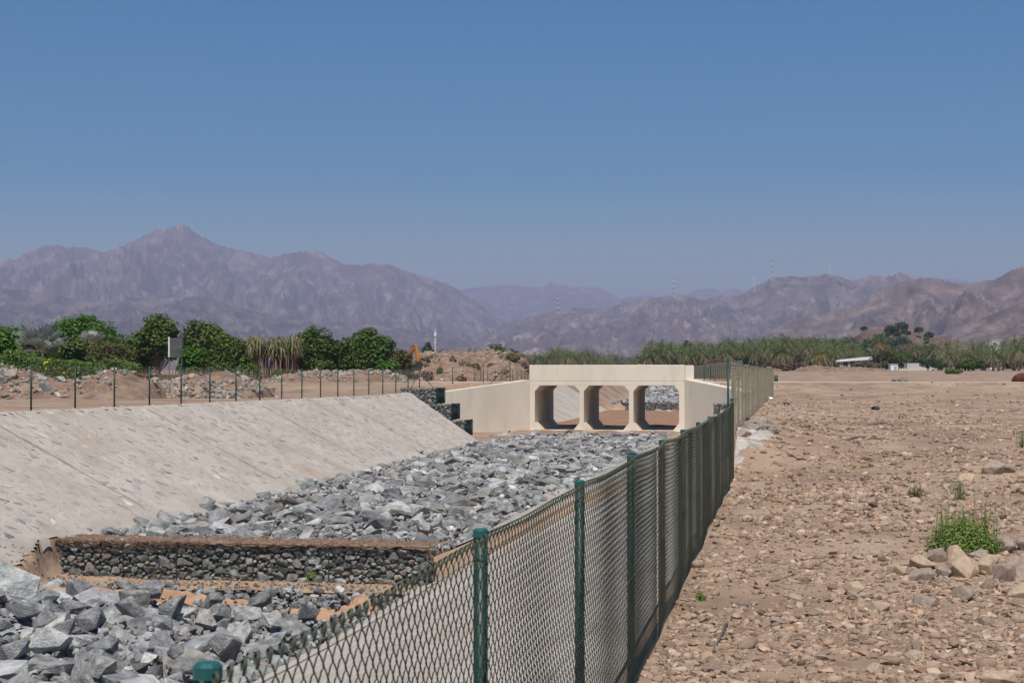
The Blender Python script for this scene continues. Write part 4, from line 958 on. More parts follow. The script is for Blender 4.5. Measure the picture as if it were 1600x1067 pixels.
for k, (px, wd, tp, lab) in enumerate(((505, 44, 563, 'low green ground shrub under the dark green tree'), (390, 40, 568, 'bright low green bush at the left foot of the reeds'), (440, 60, 578, 'low dark green creeper below the reeds'), (345, 50, 566, 'low green bush below the right shoulder trees'), (-20, 60, 556, 'low dark green hedge at the left edge'))):
    tree(lab, px, 101 if px < 420 else 119, tp, wd, LF_B if k in (1,) else LF_D, n=2200, leaf=.12, seed=30+k, base=.02, cat='shrub', name='shrub', group='low shrubs along the garden edge')
# flowering vine hedge
vx = empty('vine_hedge', atg(88, 96)); tag(vx, 'dark green vine hedge dotted with yellow flowers below the silver palm', 'hedge')
r = np.random.default_rng(3); n = 9000; u = r.uniform(-30, 215, n); tp = np.interp(u, [-30, 10, 20, 40, 60, 90, 130, 150, 175, 215], [560, 556, 546, 550, 560, 563, 566, 568, 561, 570])
bt = 598; yy = tp+(bt-tp)*r.uniform(0, 1, n)**1.4+2*pn(u/5, u*0, 3)*2; Zv = 96+r.uniform(-1.5, 1.5, n)+(tp-yy)*.03
xc = (u-800)/F_*96; P = np.stack([xc*C_-Zv*S_, xc*S_+Zv*C_, (HZ-yy)/F_*96], -1)-np.array(vx.location)
V, F = leafmass(P, np.array([[0, -.5, .8]]), .11, .55, 4); obj('foliage', mesh_np('foliage', V, F, LF_D), vx)
k = r.choice(n, 60); Pf = P[k]+np.array([.2, -1.6, .03]); Pf = Pf[(u[k] > 15)&(u[k] < 160)]; V, F = leafmass(Pf, np.array([[0, -1, .3]]), .055, .8, 6); obj('yellow_flowers', mesh_np('yellow_flowers', V, F, YEL), vx)
rx_ = empty('red_flower_bush', atg(216, 97)); tag(rx_, 'small bush of red flowers beside the dark stake fence', 'plant')
n = 420; P = np.stack([r.uniform(-.45, .55, n), r.uniform(-.3, .3, n), r.uniform(.5, 1.25, n)], -1); P[:, 2] *= 1-.3*np.abs(pn(P[:, 0]*4, P[:, 0]*0, 2)*2)
V, F = leafmass(P[:170], np.array([[0, -.6, .6]]), .07, .6, 8); obj('red_flowers', mesh_np('red_flowers', V, F, RED), rx_)
V, F = leafmass(P[170:]-np.array([0, 0, .25]), np.array([[0, -.3, .6]]), .09, .6, 8); obj('foliage', mesh_np('foliage', V, F, LF_D), rx_)
# silver fan palms
def fan_leaf(mb, org, d, rad, nseg, r, up=(0, 0, 1)):
    d = np.array(d)/np.linalg.norm(d); s = np.cross(d, up); s /= np.linalg.norm(s)+1e-9; nn = np.cross(s, d); c = np.array(org)
    for i in range(nseg):
        a = (-1.35+2.7*i/(nseg-1)); e = d*math.cos(a)+s*math.sin(a); e = e+nn*.12*(1 if i % 2 else -1)*.4
        L = rad*(1-.25*abs(a)/1.35)*r.uniform(.9, 1.08); wv = np.cross(e, nn); wv /= np.linalg.norm(wv)+1e-9; w_ = L*.055
        tip = c+e*L+np.array([0, 0, -.12*L*r.uniform(0, 1)])
        mb.add([c+wv*w_*.2, c+e*L*.62+wv*w_, tip, c+e*L*.62-wv*w_, c-wv*w_*.2], [(0, 1, 2, 3, 4)])
def fan_palm(px, Z, ybase, R0, label, seed, nl=15, m=LF_S, trunk=.5, name='fan_palm', tilt=0, em=-.15):
    x, y, g = atg(px, Z); root = empty(name, (x, y, g)); tag(root, label, 'palm'); r = random.Random(seed); hub = (HZ-ybase)/F_*Z-g
    L_ = MB(); pt = MB()
    for i in range(nl):
        a = i*2.4+r.uniform(-.3, .3); el = r.uniform(em, 1.25); d = np.array([math.cos(a)*math.cos(el)+tilt*.3, math.sin(a)*math.cos(el), math.sin(el)])
        o = np.array([0, 0, hub]); p1 = o+d*R0*.55; pt.tube([o, p1], .02, 4, False); fan_leaf(L_, p1, d, R0*.75, 22, r)
    L_.build('fronds', m, root); pt.build('petiole', LF_Y, root)
    t = MB(); t.tube([(0, 0, -.2), (0, 0, hub)], np.array([.24, .16]), 9); t.build('trunk', PALMB, root, True); return root
fan_palm(64, 100, 552, 1.7, 'largest silver-grey fan palm standing behind the vine hedge', 5, 18)
fan_palm(96, 101, 562, 1.4, 'lower silver-grey fan palm leaning over the yellow flowers', 8, 14)
fan_palm(47, 101, 548, 1.1, 'small silver-grey fan palm at the left of the silver group', 9, 10)
fan_palm(143, 119, 540, 1.15, 'silver-grey fan palm poking out right of the dome tree', 11, 9, em=.55)
# shaggy stand of tall dry-leaved cane
def cane(px, Z, top, wpx, label, seed):
    x, y, g = atg(px, Z); root = empty('cane_clump', (x, y, g)); tag(root, label, 'cane', 'tall cane clumps of the garden'); r = np.random.default_rng(seed)
    H = (HZ-top)/F_*Z-g; W = wpx/F_*Z/2; st = MB(); bl = []; dl = []
    for i in range(22):
        bx, by = r.uniform(-W, W), r.uniform(-1.1, 1.1); hh = H*r.uniform(.72, .9); lx = r.normal()*.12
        st.tube([(bx, by, -.1), (bx+lx*.5, by, hh*.5), (bx+lx, by, hh)], np.array([r.uniform(.05, .12), .05, .03]), 5, False)
        for j in range(26):
            a = r.uniform(0, 6.28); L = r.uniform(.6, 1.25); up = r.uniform(.1, .95); dr = r.uniform(.25, 1.2); zz = hh*r.uniform(.74, 1.0)
            p0 = np.array([bx+lx, by, zz]); o = np.array([math.cos(a), math.sin(a), 0]); p1 = p0+o*L*.35+np.array([0, 0, L*.35*up]); p2 = p0+o*L*.62+np.array([0, 0, -L*.15*dr]); p3 = p0+o*L*.75+np.array([0, 0, -L*.75*dr])
            s = np.array([-o[1], o[0], 0])*.035; (bl if r.uniform() < .55 else dl).append([p0-s*.4, p0+s*.4, p1+s, p1-s, p2+s*.9, p2-s*.9, p3, p3+s*.1])
    st.build('stalks', mat_cane, root, True)
    for nm, arr, m in (('leaves', bl, LF_P2), ('dry_leaves', dl, LF_Y)):
        V = np.array(arr).reshape(-1, 3); k = np.arange(len(arr))[:, None]*8; F = np.concatenate([k+[0, 1, 2, 3], k+[3, 2, 4, 5], k+[5, 4, 7, 6]]); obj(nm, mesh_np(nm, V, F, m), root)
mat_cane = mat('red_brown_cane', [(.15,.06,.035), (.27,.12,.07), (.36,.22,.14)], 3, 5, .9, stretch=(1,1,.25))
LF_P2 = leaf('grey_green_cane_leaf', (.15,.17,.07), (.22,.24,.11))
for k, (px, Z, tp, wd, lab) in enumerate(((383, 124, 523, 30, 'leftmost clump of tall shaggy cane with red-brown stalks'), (406, 123, 517, 30, 'second clump of tall shaggy cane from the left'), (430, 123, 517, 30, 'middle clump of tall shaggy cane with red-brown stalks'),
        (452, 124, 516, 28, 'fourth clump of tall shaggy cane beside the dark green tree'), (470, 131, 514, 24, 'tallest clump of shaggy cane half hidden by the dark green tree'), (507, 138, 524, 22, 'dry cane clump poking out between the dark green trees'), (612, 140, 548, 20, 'dry cane clump right of the rightmost round tree'))):
    cane(px, Z, tp, wd, lab, 60+k)
# dark stake fence with netting, sign board
sf = empty('stake_fence', atg(330, 99)); tag(sf, 'dark brown stake and netting fence around the garden', 'fence'); loc = np.array(sf.location)
m = MB(); r = random.Random(4)
for i in range(126):
    px = 205+i*1.55; x, y, g = atg(px, 99+math.sin(i*.1)*.3); hh = r.uniform(.8, 1.25)
    m.tube([(x-loc[0], y-loc[1], g-.2-loc[2]), (x-loc[0]+r.gauss(0, .03), y-loc[1], g+hh+.25-loc[2])], r.uniform(.02, .04), 5)
m.build('stakes', WOOD, sf)
m = MB(); P = np.array([np.array(atg(205+i*6, 99.1))-loc for i in range(34)]); V = np.concatenate([P, P+np.array([0, 0, 1.15])]); i = np.arange(33); m.add(V, np.c_[i, i+1, i+35, i+34])
o = m.build('shade_netting', mat('dark_shade_cloth', [(.018,.02,.015), (.05,.042,.033)], 1.5, 6, .95, stretch=(3,3,.6)), sf); so_ = o.modifiers.new('t', 'SOLIDIFY'); so_.thickness = .02
x, y, g = atg(275, 101.5); sb = empty('sign_board', (x, y, g), .15); tag(sb, 'weathered grey sign board with a white edge standing in front of the trees', 'sign')
zc = (HZ-527)/F_*101.5-g; zb_ = (HZ-558)/F_*101.5-g
m = MB(); m.box(-.40, .42, -.02, .02, zb_, zc-.04); m.build('panel', mat('weathered_sign_face', [(.04,.055,.05), (.09,.088,.085), (.13,.115,.105)], 1.3, 5, .8, stretch=(.4,.4,2.2)), sb, bevel=.01)
m = MB(); m.box(-.50, -.41, -.05, .05, zb_, zc+.03); m.build('white_edge', WHITE, sb, bevel=.01)
m = MB(); m.box(-.46, .42, -.035, -.02, zb_-.02, zb_+.09); m.build('green_band', LF_D, sb)
for sx in (-.45, .36): m = MB(); m.tube([(sx, .04, -.3), (sx, .04, zb_+.4)], .035, 6); m.build('post', WOOD, sb)
# ---------------------------------------------------------------- excavator
ex_x, ex_y, ex_g = atg(631, 168); ex_g += .35
ex = empty('excavator', (ex_x, ex_y, ex_g), 0); tag(ex, 'orange crawler excavator digging at the spoil bank with its arm folded down', 'excavator')
ex.rotation_euler = (0, 0, TH-math.radians(58)); ex.scale = (.78, .78, .78)
for sy in (-1, 1):
    m = MB(); m.prism([(-1.75, .0), (1.75, .0), (2.05, .35), (1.75, .75), (-1.75, .75), (-2.05, .35)], sy*1.0-.27, sy*1.0+.27); m.build('track', BLACKM, ex, bevel=.05)
m = MB(); m.box(-1.9, .9, -1.2, 1.2, .85, 1.25); m.box(-2.1, -.7, -1.2, 1.2, 1.25, 2.15); m.box(-.7, .6, -1.2, -.15, 1.25, 1.75); m.build('body', GREYP, ex, bevel=.06)
m = MB(); m.box(-2.35, -1.9, -1.15, 1.15, .95, 2.0); m.build('counterweight', ORANGE, ex, bevel=.1)
m = MB(); m.prism([(-.65, 1.25), (.85, 1.25), (.85, 2.0), (.55, 2.85), (-.65, 2.85)], .2, 1.15); cab_ = m.build('cab', ORANGE, ex, bevel=.05)
m = MB(); m.prism([(-.5, 1.9), (.70, 1.9), (.46, 2.7), (-.5, 2.7)], .17, 1.18); m.build('window', GLASS, cab_)
def plate(name, pts, y0, y1, mm_): m = MB(); m.prism(pts, y0, y1); return m.build(name, mm_, ex, bevel=.03)
plate('boom', [(.6, 1.1), (1.0, 1.0), (1.5, 2.6), (2.3, 3.6), (3.5, 4.15), (3.6, 4.45), (2.1, 4.2), (1.0, 3.1)], -.22, .22, ORANGE)
plate('arm', [(3.2, 4.75), (3.7, 4.6), (4.25, 2.6), (4.2, 2.15), (4.0, 2.2), (3.3, 4.2)], -.16, .16, ORANGE)
plate('bucket', [(4.3, 2.4), (4.1, 2.1), (3.6, 2.15), (3.25, 1.7), (3.4, 1.3), (3.9, 1.15), (4.35, 1.5)], -.5, .5, BLACKM)
m = MB(); m.tube([(1.1, .35, 1.3), (1.9, .3, 3.1)], .08, 8); m.tube([(1.1, -.35, 1.3), (1.9, -.3, 3.1)], .08, 8); m.tube([(2.2, 0, 4.35), (3.3, 0, 4.65)], .07, 8); m.build('hydraulic_cylinder', BLACKM, ex)

# ---------------------------------------------------------------- date palms
def palm_meshes(seed, H, FL, nf=52, dry=24):
    r = random.Random(seed); G = []; D = []; K = MB(); bend = r.uniform(-.3, .3)
    tp = np.array([bend, r.uniform(-.2, .2), H])
    rings = 9; pts = np.array([(bend*(i/rings)**2, 0, H*i/rings) for i in range(rings+1)]); K.tube(pts, np.array([.26]+[.17+.03*(i % 2) for i in range(rings)]), 7)
    def frond(a, el, L, droop, out, nl=15):
        o = np.array([math.cos(a), math.sin(a), 0]); P = []
        for i in range(9):
            t = i/8; ang = el-droop*t**1.4; 
            P.append(tp.copy() if i == 0 else P[-1]+(o*math.cos(ang)+np.array([0, 0, math.sin(ang)]))*L/8)
        P = np.array(P); s = np.array([-o[1], o[0], 0]); w_ = .03
        for i in range(8): out.append([P[i]-s*w_, P[i]+s*w_, P[i+1]+s*w_*.7, P[i+1]-s*w_*.7])
        for i in range(nl):
            t = .14+.86*(i+.5)/nl; q = t*8; k = min(7, int(q)); p = P[k]+(P[k+1]-P[k])*(q-k); T = P[k+1]-P[k]; T /= np.linalg.norm(T)
            ll = .40*L/3.2*(math.sin(math.pi*min(1, t*.8+.16)))**.6+.08
            for sg in (-1, 1):
                dv = s*sg*.62+T*.8+np.array([0, 0, r.uniform(-.25, .18)]); dv /= np.linalg.norm(dv); e = p+dv*ll*r.uniform(.8, 1.1)+np.array([0, 0, -.10*ll])
                out.append([p-T*.045, p+T*.045, e+T*.015, e-T*.015])
    for i in range(nf):
        u = i/nf; el = 1.35-1.75*u+r.uniform(-.12, .12); frond(i*2.39996+r.uniform(-.2, .2), el, FL*r.uniform(.82, 1.08), r.uniform(.9, 1.5)*(.6+.6*min(1, (1-u)+.3)), G)
    for i in range(dry): frond(i*2.4+.5, -.25+r.uniform(-.5, .2), FL*r.uniform(.65, .95), r.uniform(.6, 1.1), D, 11)
    def mk(nm, A, m):
        V = np.array(A).reshape(-1, 3); return mesh_np(nm, V, np.arange(len(V)).reshape(-1, 4), m)
    V, Fs = K.data()
    return mk('fronds', G, LF_P), mk('dry_fronds', D, LF_Y), mesh_np('trunk', V, Fs, PALMB, True)
PV = [palm_meshes(i, hh, 3.2+.2*(i % 3), 36+i*2) for i, hh in enumerate((2.6, 3.4, 4.2, 5.2, 3.0, 1.6))]
FRUIT = mat('orange_date_stalks', [(.50,.17,.03), (.62,.26,.05)], 3, 3, .7)
def palm(px, Z, top, group, label, v=None, fruit=False, s_=None, zoff=0):
    x, y, g = atg(px, Z); g += zoff; ztop = (HZ-top)/F_*Z-g; v = R.randrange(6) if v is None else v
    total = (2.6, 3.4, 4.2, 5.2, 3.0, 1.6)[v]+2.75; s = ztop/total if s_ is None else s_
    if s_ is None and s > 1.35: v = 3; s = ztop/7.95
    if s_ is None and s < .62: v = 5; s = max(.35, ztop/4.35)
    root = empty('date_palm', (x, y, g), R.uniform(0, 6.28)); root.scale = (s, s, s); tag(root, label, 'palm', group)
    for nm, me in zip(('fronds', 'dry_fronds', 'trunk'), PV[v]): obj(nm, me, root)
    if fruit:
        hh = (2.6, 3.4, 4.2, 5.2, 3.0, 1.6)[v]; m = MB()
        for i in range(14):
            a = i*2.4; 
            for j in range(4): m.tube([(0, 0, hh-.1), (.5*math.cos(a+j*.1), .5*math.sin(a+j*.1), hh+.05), (.85*math.cos(a+j*.1), .85*math.sin(a+j*.1), hh-.75)], .03, 4, False)
        m.build('date_stalks', FRUIT, root)
def ordn(k):
    w_ = ('zeroth', 'first', 'second', 'third', 'fourth', 'fifth', 'sixth', 'seventh', 'eighth', 'ninth', 'tenth', 'eleventh', 'twelfth', 'thirteenth', 'fourteenth', 'fifteenth', 'sixteenth', 'seventeenth', 'eighteenth', 'nineteenth', 'twentieth')
    return w_[k] if k < 21 else 'twenty-'+w_[k-20] if k < 30 else 'thirtieth' if k == 30 else 'thirty-'+w_[k-30]
def band(x0, x1, step, Z, prof, group, label, dz=0):
    px = x0; pr = np.array(prof, dtype=float); n_ = 0
    while px < x1:
        z_ = Z+R.uniform(-9, 9); n_ += 1; palm(px+R.uniform(-2, 2), z_, float(np.interp(px, pr[:, 0], pr[:, 1]))+R.uniform(-2, 6)+dz, group, ordn(n_)+' '+label); px += step*R.uniform(.8, 1.2)
GA, GB, GC, GD = 'palms of the big right grove', 'palms of the middle grove behind the bridge', 'palms at the far right of the plain', 'faint far palms'
pa = [(1005, 533), (1012, 526), (1060, 526), (1110, 526), (1128, 525), (1170, 522), (1200, 519), (1240, 517), (1340, 526)]
band(1012, 1335, 11.5, 318, pa, GA, 'palm from the left, front row of the big right grove', 5)
band(1008, 1340, 11, 345, pa, GA, 'palm from the left, second row of the big right grove', 0)
band(1015, 1340, 16, 372, pa, GA, 'palm from the left, rear row of the big right grove', -2)
palm(1138, 322, 517, None, 'tall date palm rising above the grove left of its middle', 3)
palm(1198, 318, 519, None, 'date palm with wide drooping fronds above the raised fence', 3)
palm(1229, 312, 516, None, 'tall date palm with crown against the hills right of the raised fence', 3)
palm(1284, 292, 530, None, 'date palm with orange date stalks low in its crown', 0, True)
palm(1262, 300, 523, None, 'slender palm left of the palm with orange date stalks', 3)
palm(1376, 288, 514, None, 'tall lone date palm with orange dates beside the green bush', 3, True)
palm(1332, 300, 541, None, 'bare brownish palm behind the white slabs', 1)
palm(1352, 305, 536, None, 'small palm left of the tall lone date palm', 0)
pb = [(815, 549), (850, 541), (862, 535), (884, 536), (912, 540), (940, 546), (1010, 550)]
band(818, 938, 10, 360, pb, GB, 'palm from the left, front row of the grove behind the parapet', 3)
band(822, 945, 10, 395, pb, GB, 'palm from the left, rear row of the grove behind the parapet', 0)
band(938, 1010, 7, 640, [(938, 551), (950, 547), (1010, 551)], GD, 'palm from the left in the farthest hazy row between the two groves')
band(940, 1010, 8, 560, [(938, 556), (1010, 556)], GD, 'palm from the left in the nearer hazy row between the two groves')
pc = [(1445, 528), (1480, 524), (1520, 520), (1545, 522), (1575, 516), (1600, 510), (1660, 510)]
band(1432, 1640, 17, 306, pc, GC, 'palm from the left in the rear row at the right end of the plain', 0)
band(1484, 1640, 23, 270, pc, GC, 'palm from the left in the front row at the right end of the plain', 14)
palm(1552, 262, 528, None, 'big palm with spreading fronds left of the right-edge palms', 0); palm(1592, 258, 520, None, 'big palm at the right edge of the photo', 1); palm(1508, 264, 536, None, 'broad low palm on the plain between shrubs at right', 4)
palm(728, 255, 531, None, 'lone grey-green palm standing behind the spoil bank', 0)
# shrubs and trees between the palms
G2 = 'shrubs and trees between the palms at right'
for k, (px, Z, tp, wd, mm_, n, lab, nm) in enumerate((
        (1386, 302, 543, 66, LF_O, 6000, 'large olive-green bush right of the white slabs', 'shrub'), (1432, 306, 556, 50, LF_O, 3600, 'green shrub behind the white container', 'shrub'), (1420, 330, 535, 66, LF_X, 3000, 'brownish bare thicket behind the large olive bush', 'shrub'),
        (1464, 300, 560, 40, LF_O, 2600, 'yellowish-green shrub right of the white container', 'shrub'), (1520, 262, 560, 40, LF_D, 2400, 'dark shrub under the right palms', 'shrub'), (1400, 300, 548, 60, LF_F, 3600, 'mid-green bush behind the large olive bush', 'shrub'),
        (1238, 262, 566, 46, LF_X, 2600, 'brown dry bush at the foot of the palm grove', 'shrub'), (1210, 290, 564, 40, LF_X, 2200, 'brown dry bush behind the end of the raised fence', 'shrub'), (1120, 300, 560, 40, LF_X, 2200, 'dry brown bush in front of the palm trunks', 'shrub'),
        (1352, 284, 563, 44, LF_X, 2000, 'dry twiggy bush beside the white slabs', 'shrub'), (1325, 430, 520, 46, LF_T, 4200, 'bluish-green tree behind the palms left of the small hill', 'broadleaf_tree'), (1302, 430, 524, 30, LF_T, 3000, 'smaller bluish-green tree at the left of its bigger neighbour', 'broadleaf_tree'),
        (1265, 440, 524, 30, LF_T, 2600, 'bluish tree behind the palm crowns', 'broadleaf_tree'), (1072, 440, 524, 14, LF_T, 1500, 'small round dark tree showing above the palm grove', 'broadleaf_tree'), (668, 280, 534, 20, LF_T, 2200, 'dark tree behind the excavator arm', 'broadleaf_tree'),
        (748, 290, 543, 24, LF_D, 1800, 'low green bush right of the lone palm', 'shrub'), (778, 290, 536, 34, LF_D, 3200, 'rounded green tree behind the spoil bank', 'broadleaf_tree'), (800, 300, 544, 24, LF_T, 1600, 'green bush at the right end behind the spoil bank', 'shrub'), (700, 300, 545, 34, LF_T, 2000, 'low scrub left of the lone palm', 'shrub'), (690, 310, 546, 24, LF_T, 1200, 'low scrub under the white mast', 'shrub'), (1490, 205, 577, 32, LF_H, 1600, 'low bright green patch of plants in front of the right palms', 'shrub'))):
    tree(lab, px, Z, tp, wd, mm_, name=nm, n=n, leaf=.22 if Z > 200 else .16, seed=100+k, base=.05 if nm == 'shrub' else .6, clumps=34, cat='shrub' if nm == 'shrub' else 'tree', group=G2 if px > 1000 else 'trees behind the spoil bank')
r = random.Random(77)
for k in range(15):                                    # dark bushes added to darken the foot of the grove
    px = 1016+k*22.5; tree(ordn(k+1)+' added darkening bush from the left in the big grove', px, 330+r.uniform(-6, 6), 553+r.uniform(-3, 5), 34, LF_T, name='shrub', n=1000, leaf=.26, seed=300+k, base=.05, clumps=20, cat='shrub', group='bushes added to darken the big grove')
for k in range(8):  # more dark bushes added to darken the base of the right palms
    px = 1450+k*22; tree(ordn(k+1)+' added darkening bush from the left under the palms at the right end', px, 284+r.uniform(-5, 5), 556+r.uniform(-3, 5), 34, LF_T, name='shrub', n=1000, leaf=.24, seed=330+k, base=.05, clumps=20, cat='shrub', group='bushes added to darken the right palms')
for k in range(26):
    px, py = r.uniform(655, 840), r.uniform(553, 592); x, y, z = hit(BK, px, py); tuft(x+k*.01, y, z-.1, r.uniform(.35, .8), 200, ('dry brown', 'olive', 'pale grassy')[k % 3]+' scrub tuft on the '+('crest' if py < 560 else 'upper face' if py < 572 else 'middle face' if py < 582 else 'foot')+' of the spoil bank, '+('near the excavator' if px < 700 else 'in its middle' if px < 770 else 'towards the bridge'), (LF_X, LF_O, LF_Y)[k % 3], 'scrub')['group'] = 'scrub tufts on the spoil bank'
# scrub on the spoil bank
for k, (px, py, Z, wd, mm_, lab) in enumerate(((668, 566, 176, 14, LF_O, 'yellow-green scrub on the slope right of the excavator'), (694, 580, 172, 12, LF_O, 'small scrub low on the middle of the spoil bank'), (712, 562, 178, 10, LF_X, 'reddish scrub high on the spoil bank'), (745, 570, 176, 16, LF_O, 'olive scrub on the right half of the spoil bank'), (800, 560, 182, 18, LF_O, 'green scrub near the right end of the spoil bank'), (815, 568, 180, 12, LF_X, 'brown scrub at the right end of the spoil bank'))):
    x, y, z = hit(BK, px, py+2); tuft(x, y, z-.1, wd/F_*Z/2*1.2, 420, lab, mm_, 'scrub')
# ---------------------------------------------------------------- far buildings and objects
x, y, g = atg(1441, 292); o = empty('container', (x, y, g), TH); tag(o, 'long white corrugated container or wall panel at the edge of the palms', 'container')
hw = 23.5/F_*292; m = MB(); m.box(-hw, hw, 0, 2.4, 0, (HZ-567.5)/F_*292-g); m.build('body', mat('dusty_white_sheet', [(.42,.42,.42), (.52,.52,.51)], 1.2, 5, .7, stretch=(2,2,.4)), o, bevel=.03)
m = MB()
for i in range(28): m.box(-hw+.15+i*(2*hw-.3)/28, -hw+.22+i*(2*hw-.3)/28, -.035, .0, .25, (HZ-567.5)/F_*292-g-.1)
m.build('ribs', CONCW, o)
m = MB(); m.box(-hw-1.2, hw+.6, -.5, 2.9, -.15, .28); m.build('base_slab', CONCW, o, bevel=.02)
x, y, g = atg(1400, 285); tk = empty('site_cabin', (x, y, g), TH); tag(tk, 'small white site cabin with an open dark doorway left of the white container', 'cabin')
m = MB(); m.box(-1.0, .35, 0, 1.8, 0, 1.15); m.build('wall', WHITE, tk, bevel=.03)
m = MB(); m.box(-1.1, .45, -.1, 1.9, 1.15, 1.24); m.build('roof', CONCW, tk, bevel=.02)
m = MB(); m.box(-.35, .1, -.03, .0, .05, .85); m.build('door', mat('pale_blue_paint', [(.25,.33,.42), (.35,.42,.5)], 2, 2, .5), tk)
m = MB(); m.box(.5, 2.0, 0, 1.6, 0, .38); m.build('side_bench', CONCW, tk, bevel=.03)
x, y, g = atg(1336, 290); o = empty('low_white_building', (x, y, g), TH-.08); tag(o, 'low flat white roofed building half hidden behind scrub left of the large olive bush', 'building')
hw = 26/F_*290; ht = (HZ-559)/F_*290-g; m = MB(); m.box(-hw*.9, hw*.9, 0, 4, 0, ht-.35); m.build('wall', mat('tan_wall', [(.36,.30,.25), (.42,.36,.30)], 2, 3, .9), o)
m = MB(); m.prism([(-hw, ht-.75), (-hw*.9, ht-.35), (hw, ht+.25), (hw, ht-.35)], -.4, 4.4); m.build('roof', WHITE, o, bevel=.02)
m = MB()
for i in range(4): m.box(-hw*.7+i*hw*.42, -hw*.7+i*hw*.42+.8, -.03, 0, .4, ht-.6)
m.build('window', GLASS, o)
x, y, g = atg(1555, 430); o = empty('white_house', (x, y, g), TH); tag(o, 'small white house showing between the right palms', 'house'); ht = (HZ-532)/F_*430-g
m = MB(); m.box(-1.5, 1.5, 0, 4, 0, ht); m.build('wall', WHITE, o, bevel=.03); m = MB(); m.box(-1.65, 1.65, -.15, 4.15, ht, ht+.2); m.build('roof', CONCW, o)
m = MB(); m.box(-.5, .4, -.04, 0, ht-1.3, ht-.5); m.build('window', GLASS, o)
x, y, g = atg(680, 700); o = empty('mast', (x, y, g)); tag(o, 'thin white telecom mast rising behind the spoil bank', 'mast'); ht = (HZ-519)/F_*700-g
m = MB(); m.tube([(0, 0, 0), (0, 0, ht)], np.array([.28, .2]), 10); m.build('pole', CONCW, o, True)
m = MB(); m.tube([(0, 0, ht-1.8), (0, 0, ht)], .6, 8); m.tube([(0, 0, ht), (0, 0, ht+1.5)], .1, 5); m.build('antenna_head', WHITE, o)
# low bushy earth bank right
heap('earth_bank', [(1236, 582), (1250, 574), (1270, 570), (1300, 573), (1340, 573), (1380, 576), (1400, 581)], 245, 6, 'low brown earth bank in front of the white slabs', 300, 53, m=HEAP)
heap('earth_bank', [(955, 584), (975, 571), (1000, 569), (1040, 570), (1070, 572), (1100, 580)], 300, 8, 'pale sandy bank just above the bridge parapet', 0, 57, m=SAND)
heap('earth_bank', [(1110, 582), (1140, 574), (1200, 574), (1245, 580)], 268, 5, 'low brown bank behind the raised fence', 100, 59, m=HEAP)

# ---------------------------------------------------------------- small hill and mountains
def rockmat(name, a, b, c, sc=.004, st=(1, 1, .6), mo=None, bump=6):
    return mat(name, [a, b, c], sc, 12, .95, bump, sc*6, stretch=st, mottle=mo)
MT1 = rockmat('far_mountain_rock', (.055,.04,.04), (.13,.095,.09), (.30,.22,.19), .010, mo=[((.46,.33,.28), .022, .60, .65), ((.03,.022,.024), .03, .57, .65)])  # rock streaks; the light and dark mottle also paints in relief shading
MT2 = rockmat('brown_hill_rock', (.05,.035,.032), (.14,.098,.08), (.28,.20,.16), .016, mo=[((.32,.22,.17), .016, .60, .6), ((.045,.035,.03), .02, .58, .5)], bump=3)
MT3 = rockmat('near_hill_rock', (.075,.05,.042), (.15,.105,.085), (.24,.17,.135), .05, mo=[((.38,.28,.2), .1, .6, .5)], bump=.5)
PALE = rockmat('pale_quarry_rock', (.16,.13,.11), (.30,.25,.22), (.44,.38,.33), .012, bump=2)
def mountain(name, prof, Z, W, m, seed, rel=.33, jag=3.4, ext=True, back=None, step=1.6, nv=170, exp=1.2, sc=1.0):
    pr = np.array(prof, dtype=float); u = np.arange(pr[0, 0], pr[-1, 0]+.1, step)
    v = np.linspace(0, 1, nv); vb = np.linspace(1.06, 1.9, 10); vv = np.r_[v, vb]
    U, Vv = np.meshgrid(u, vv); py = np.interp(U, pr[:, 0], pr[:, 1])
    py = py+jag*(fbm(U/15, U*0+seed, 4, seed)*1.3+.9*fbm(U/4, U*0+seed, 4, seed+3))
    Hc = (HZ-py)/F_*Z
    D = Z-(1-Vv)*W+0*U; t = np.where(Vv <= 1, Vv, np.clip(2-Vv, 0, 1)*.999)
    xc = (U-800)/F_*Z*(1-.0*(1-Vv)); X = xc*C_-D*S_; Y = xc*S_+D*C_
    L_ = W*.15*sc
    warp = fbm(X/L_*.6, Y/L_*.6, 3, seed+31)*1.1
    rg = ridged(X/L_+warp*.6, Y/L_*.5+warp, 7, seed+50, .62)
    gl = ridged(X/(L_*.3)+warp, Y/(L_*.9), 5, seed+70, .6)
    base = t**exp; env = np.where(Vv <= 1, (1-t)**.55*np.minimum(1, t*4), 1-t)
    lim = Hc*(Z-(1-t)*W)/Z*(1-.02*(1-t))                # keep spurs below the sight line to the crest
    e1 = np.where(Vv <= 1, np.clip(1-t, 0, 1), 1-t)
    Zz = lim*np.clip(1-(e1**exp)*.42-rel*e1**.42*np.clip(1.05-rg*1.35, 0, 1.2)-rel*.55*e1**.42*np.clip(.9-gl*1.1, 0, 1), 0, 1)*np.clip(t*6, 0, 1)
    Zz = np.where(Vv > 1, Hc*np.clip(1-e1*.9-rel*.4*e1*(1-rg), 0, 1), Zz)-2*(t < .02)
    o = obj(name, grid_mesh(name, X, Y, Zz+2.0*(t*0), m)); tag(o, kind='structure'); return o
mountain('mountain_range', [(-260, 470), (-180, 440), (-90, 425), (0, 413), (20, 408), (45, 392), (75, 383), (90, 382), (105, 388), (130, 385), (160, 394), (185, 388), (215, 373), (235, 362), (265, 354), (287, 351), (303, 362), (330, 378), (350, 386), (365, 388), (395, 395), (420, 402), (440, 398), (470, 393), (495, 392), (515, 401), (540, 414), (580, 413), (605, 412), (640, 425), (680, 437), (712, 450), (740, 470), (790, 500), (860, 540), (900, 584)], 8200, 3300, MT1, 5, rel=.5)
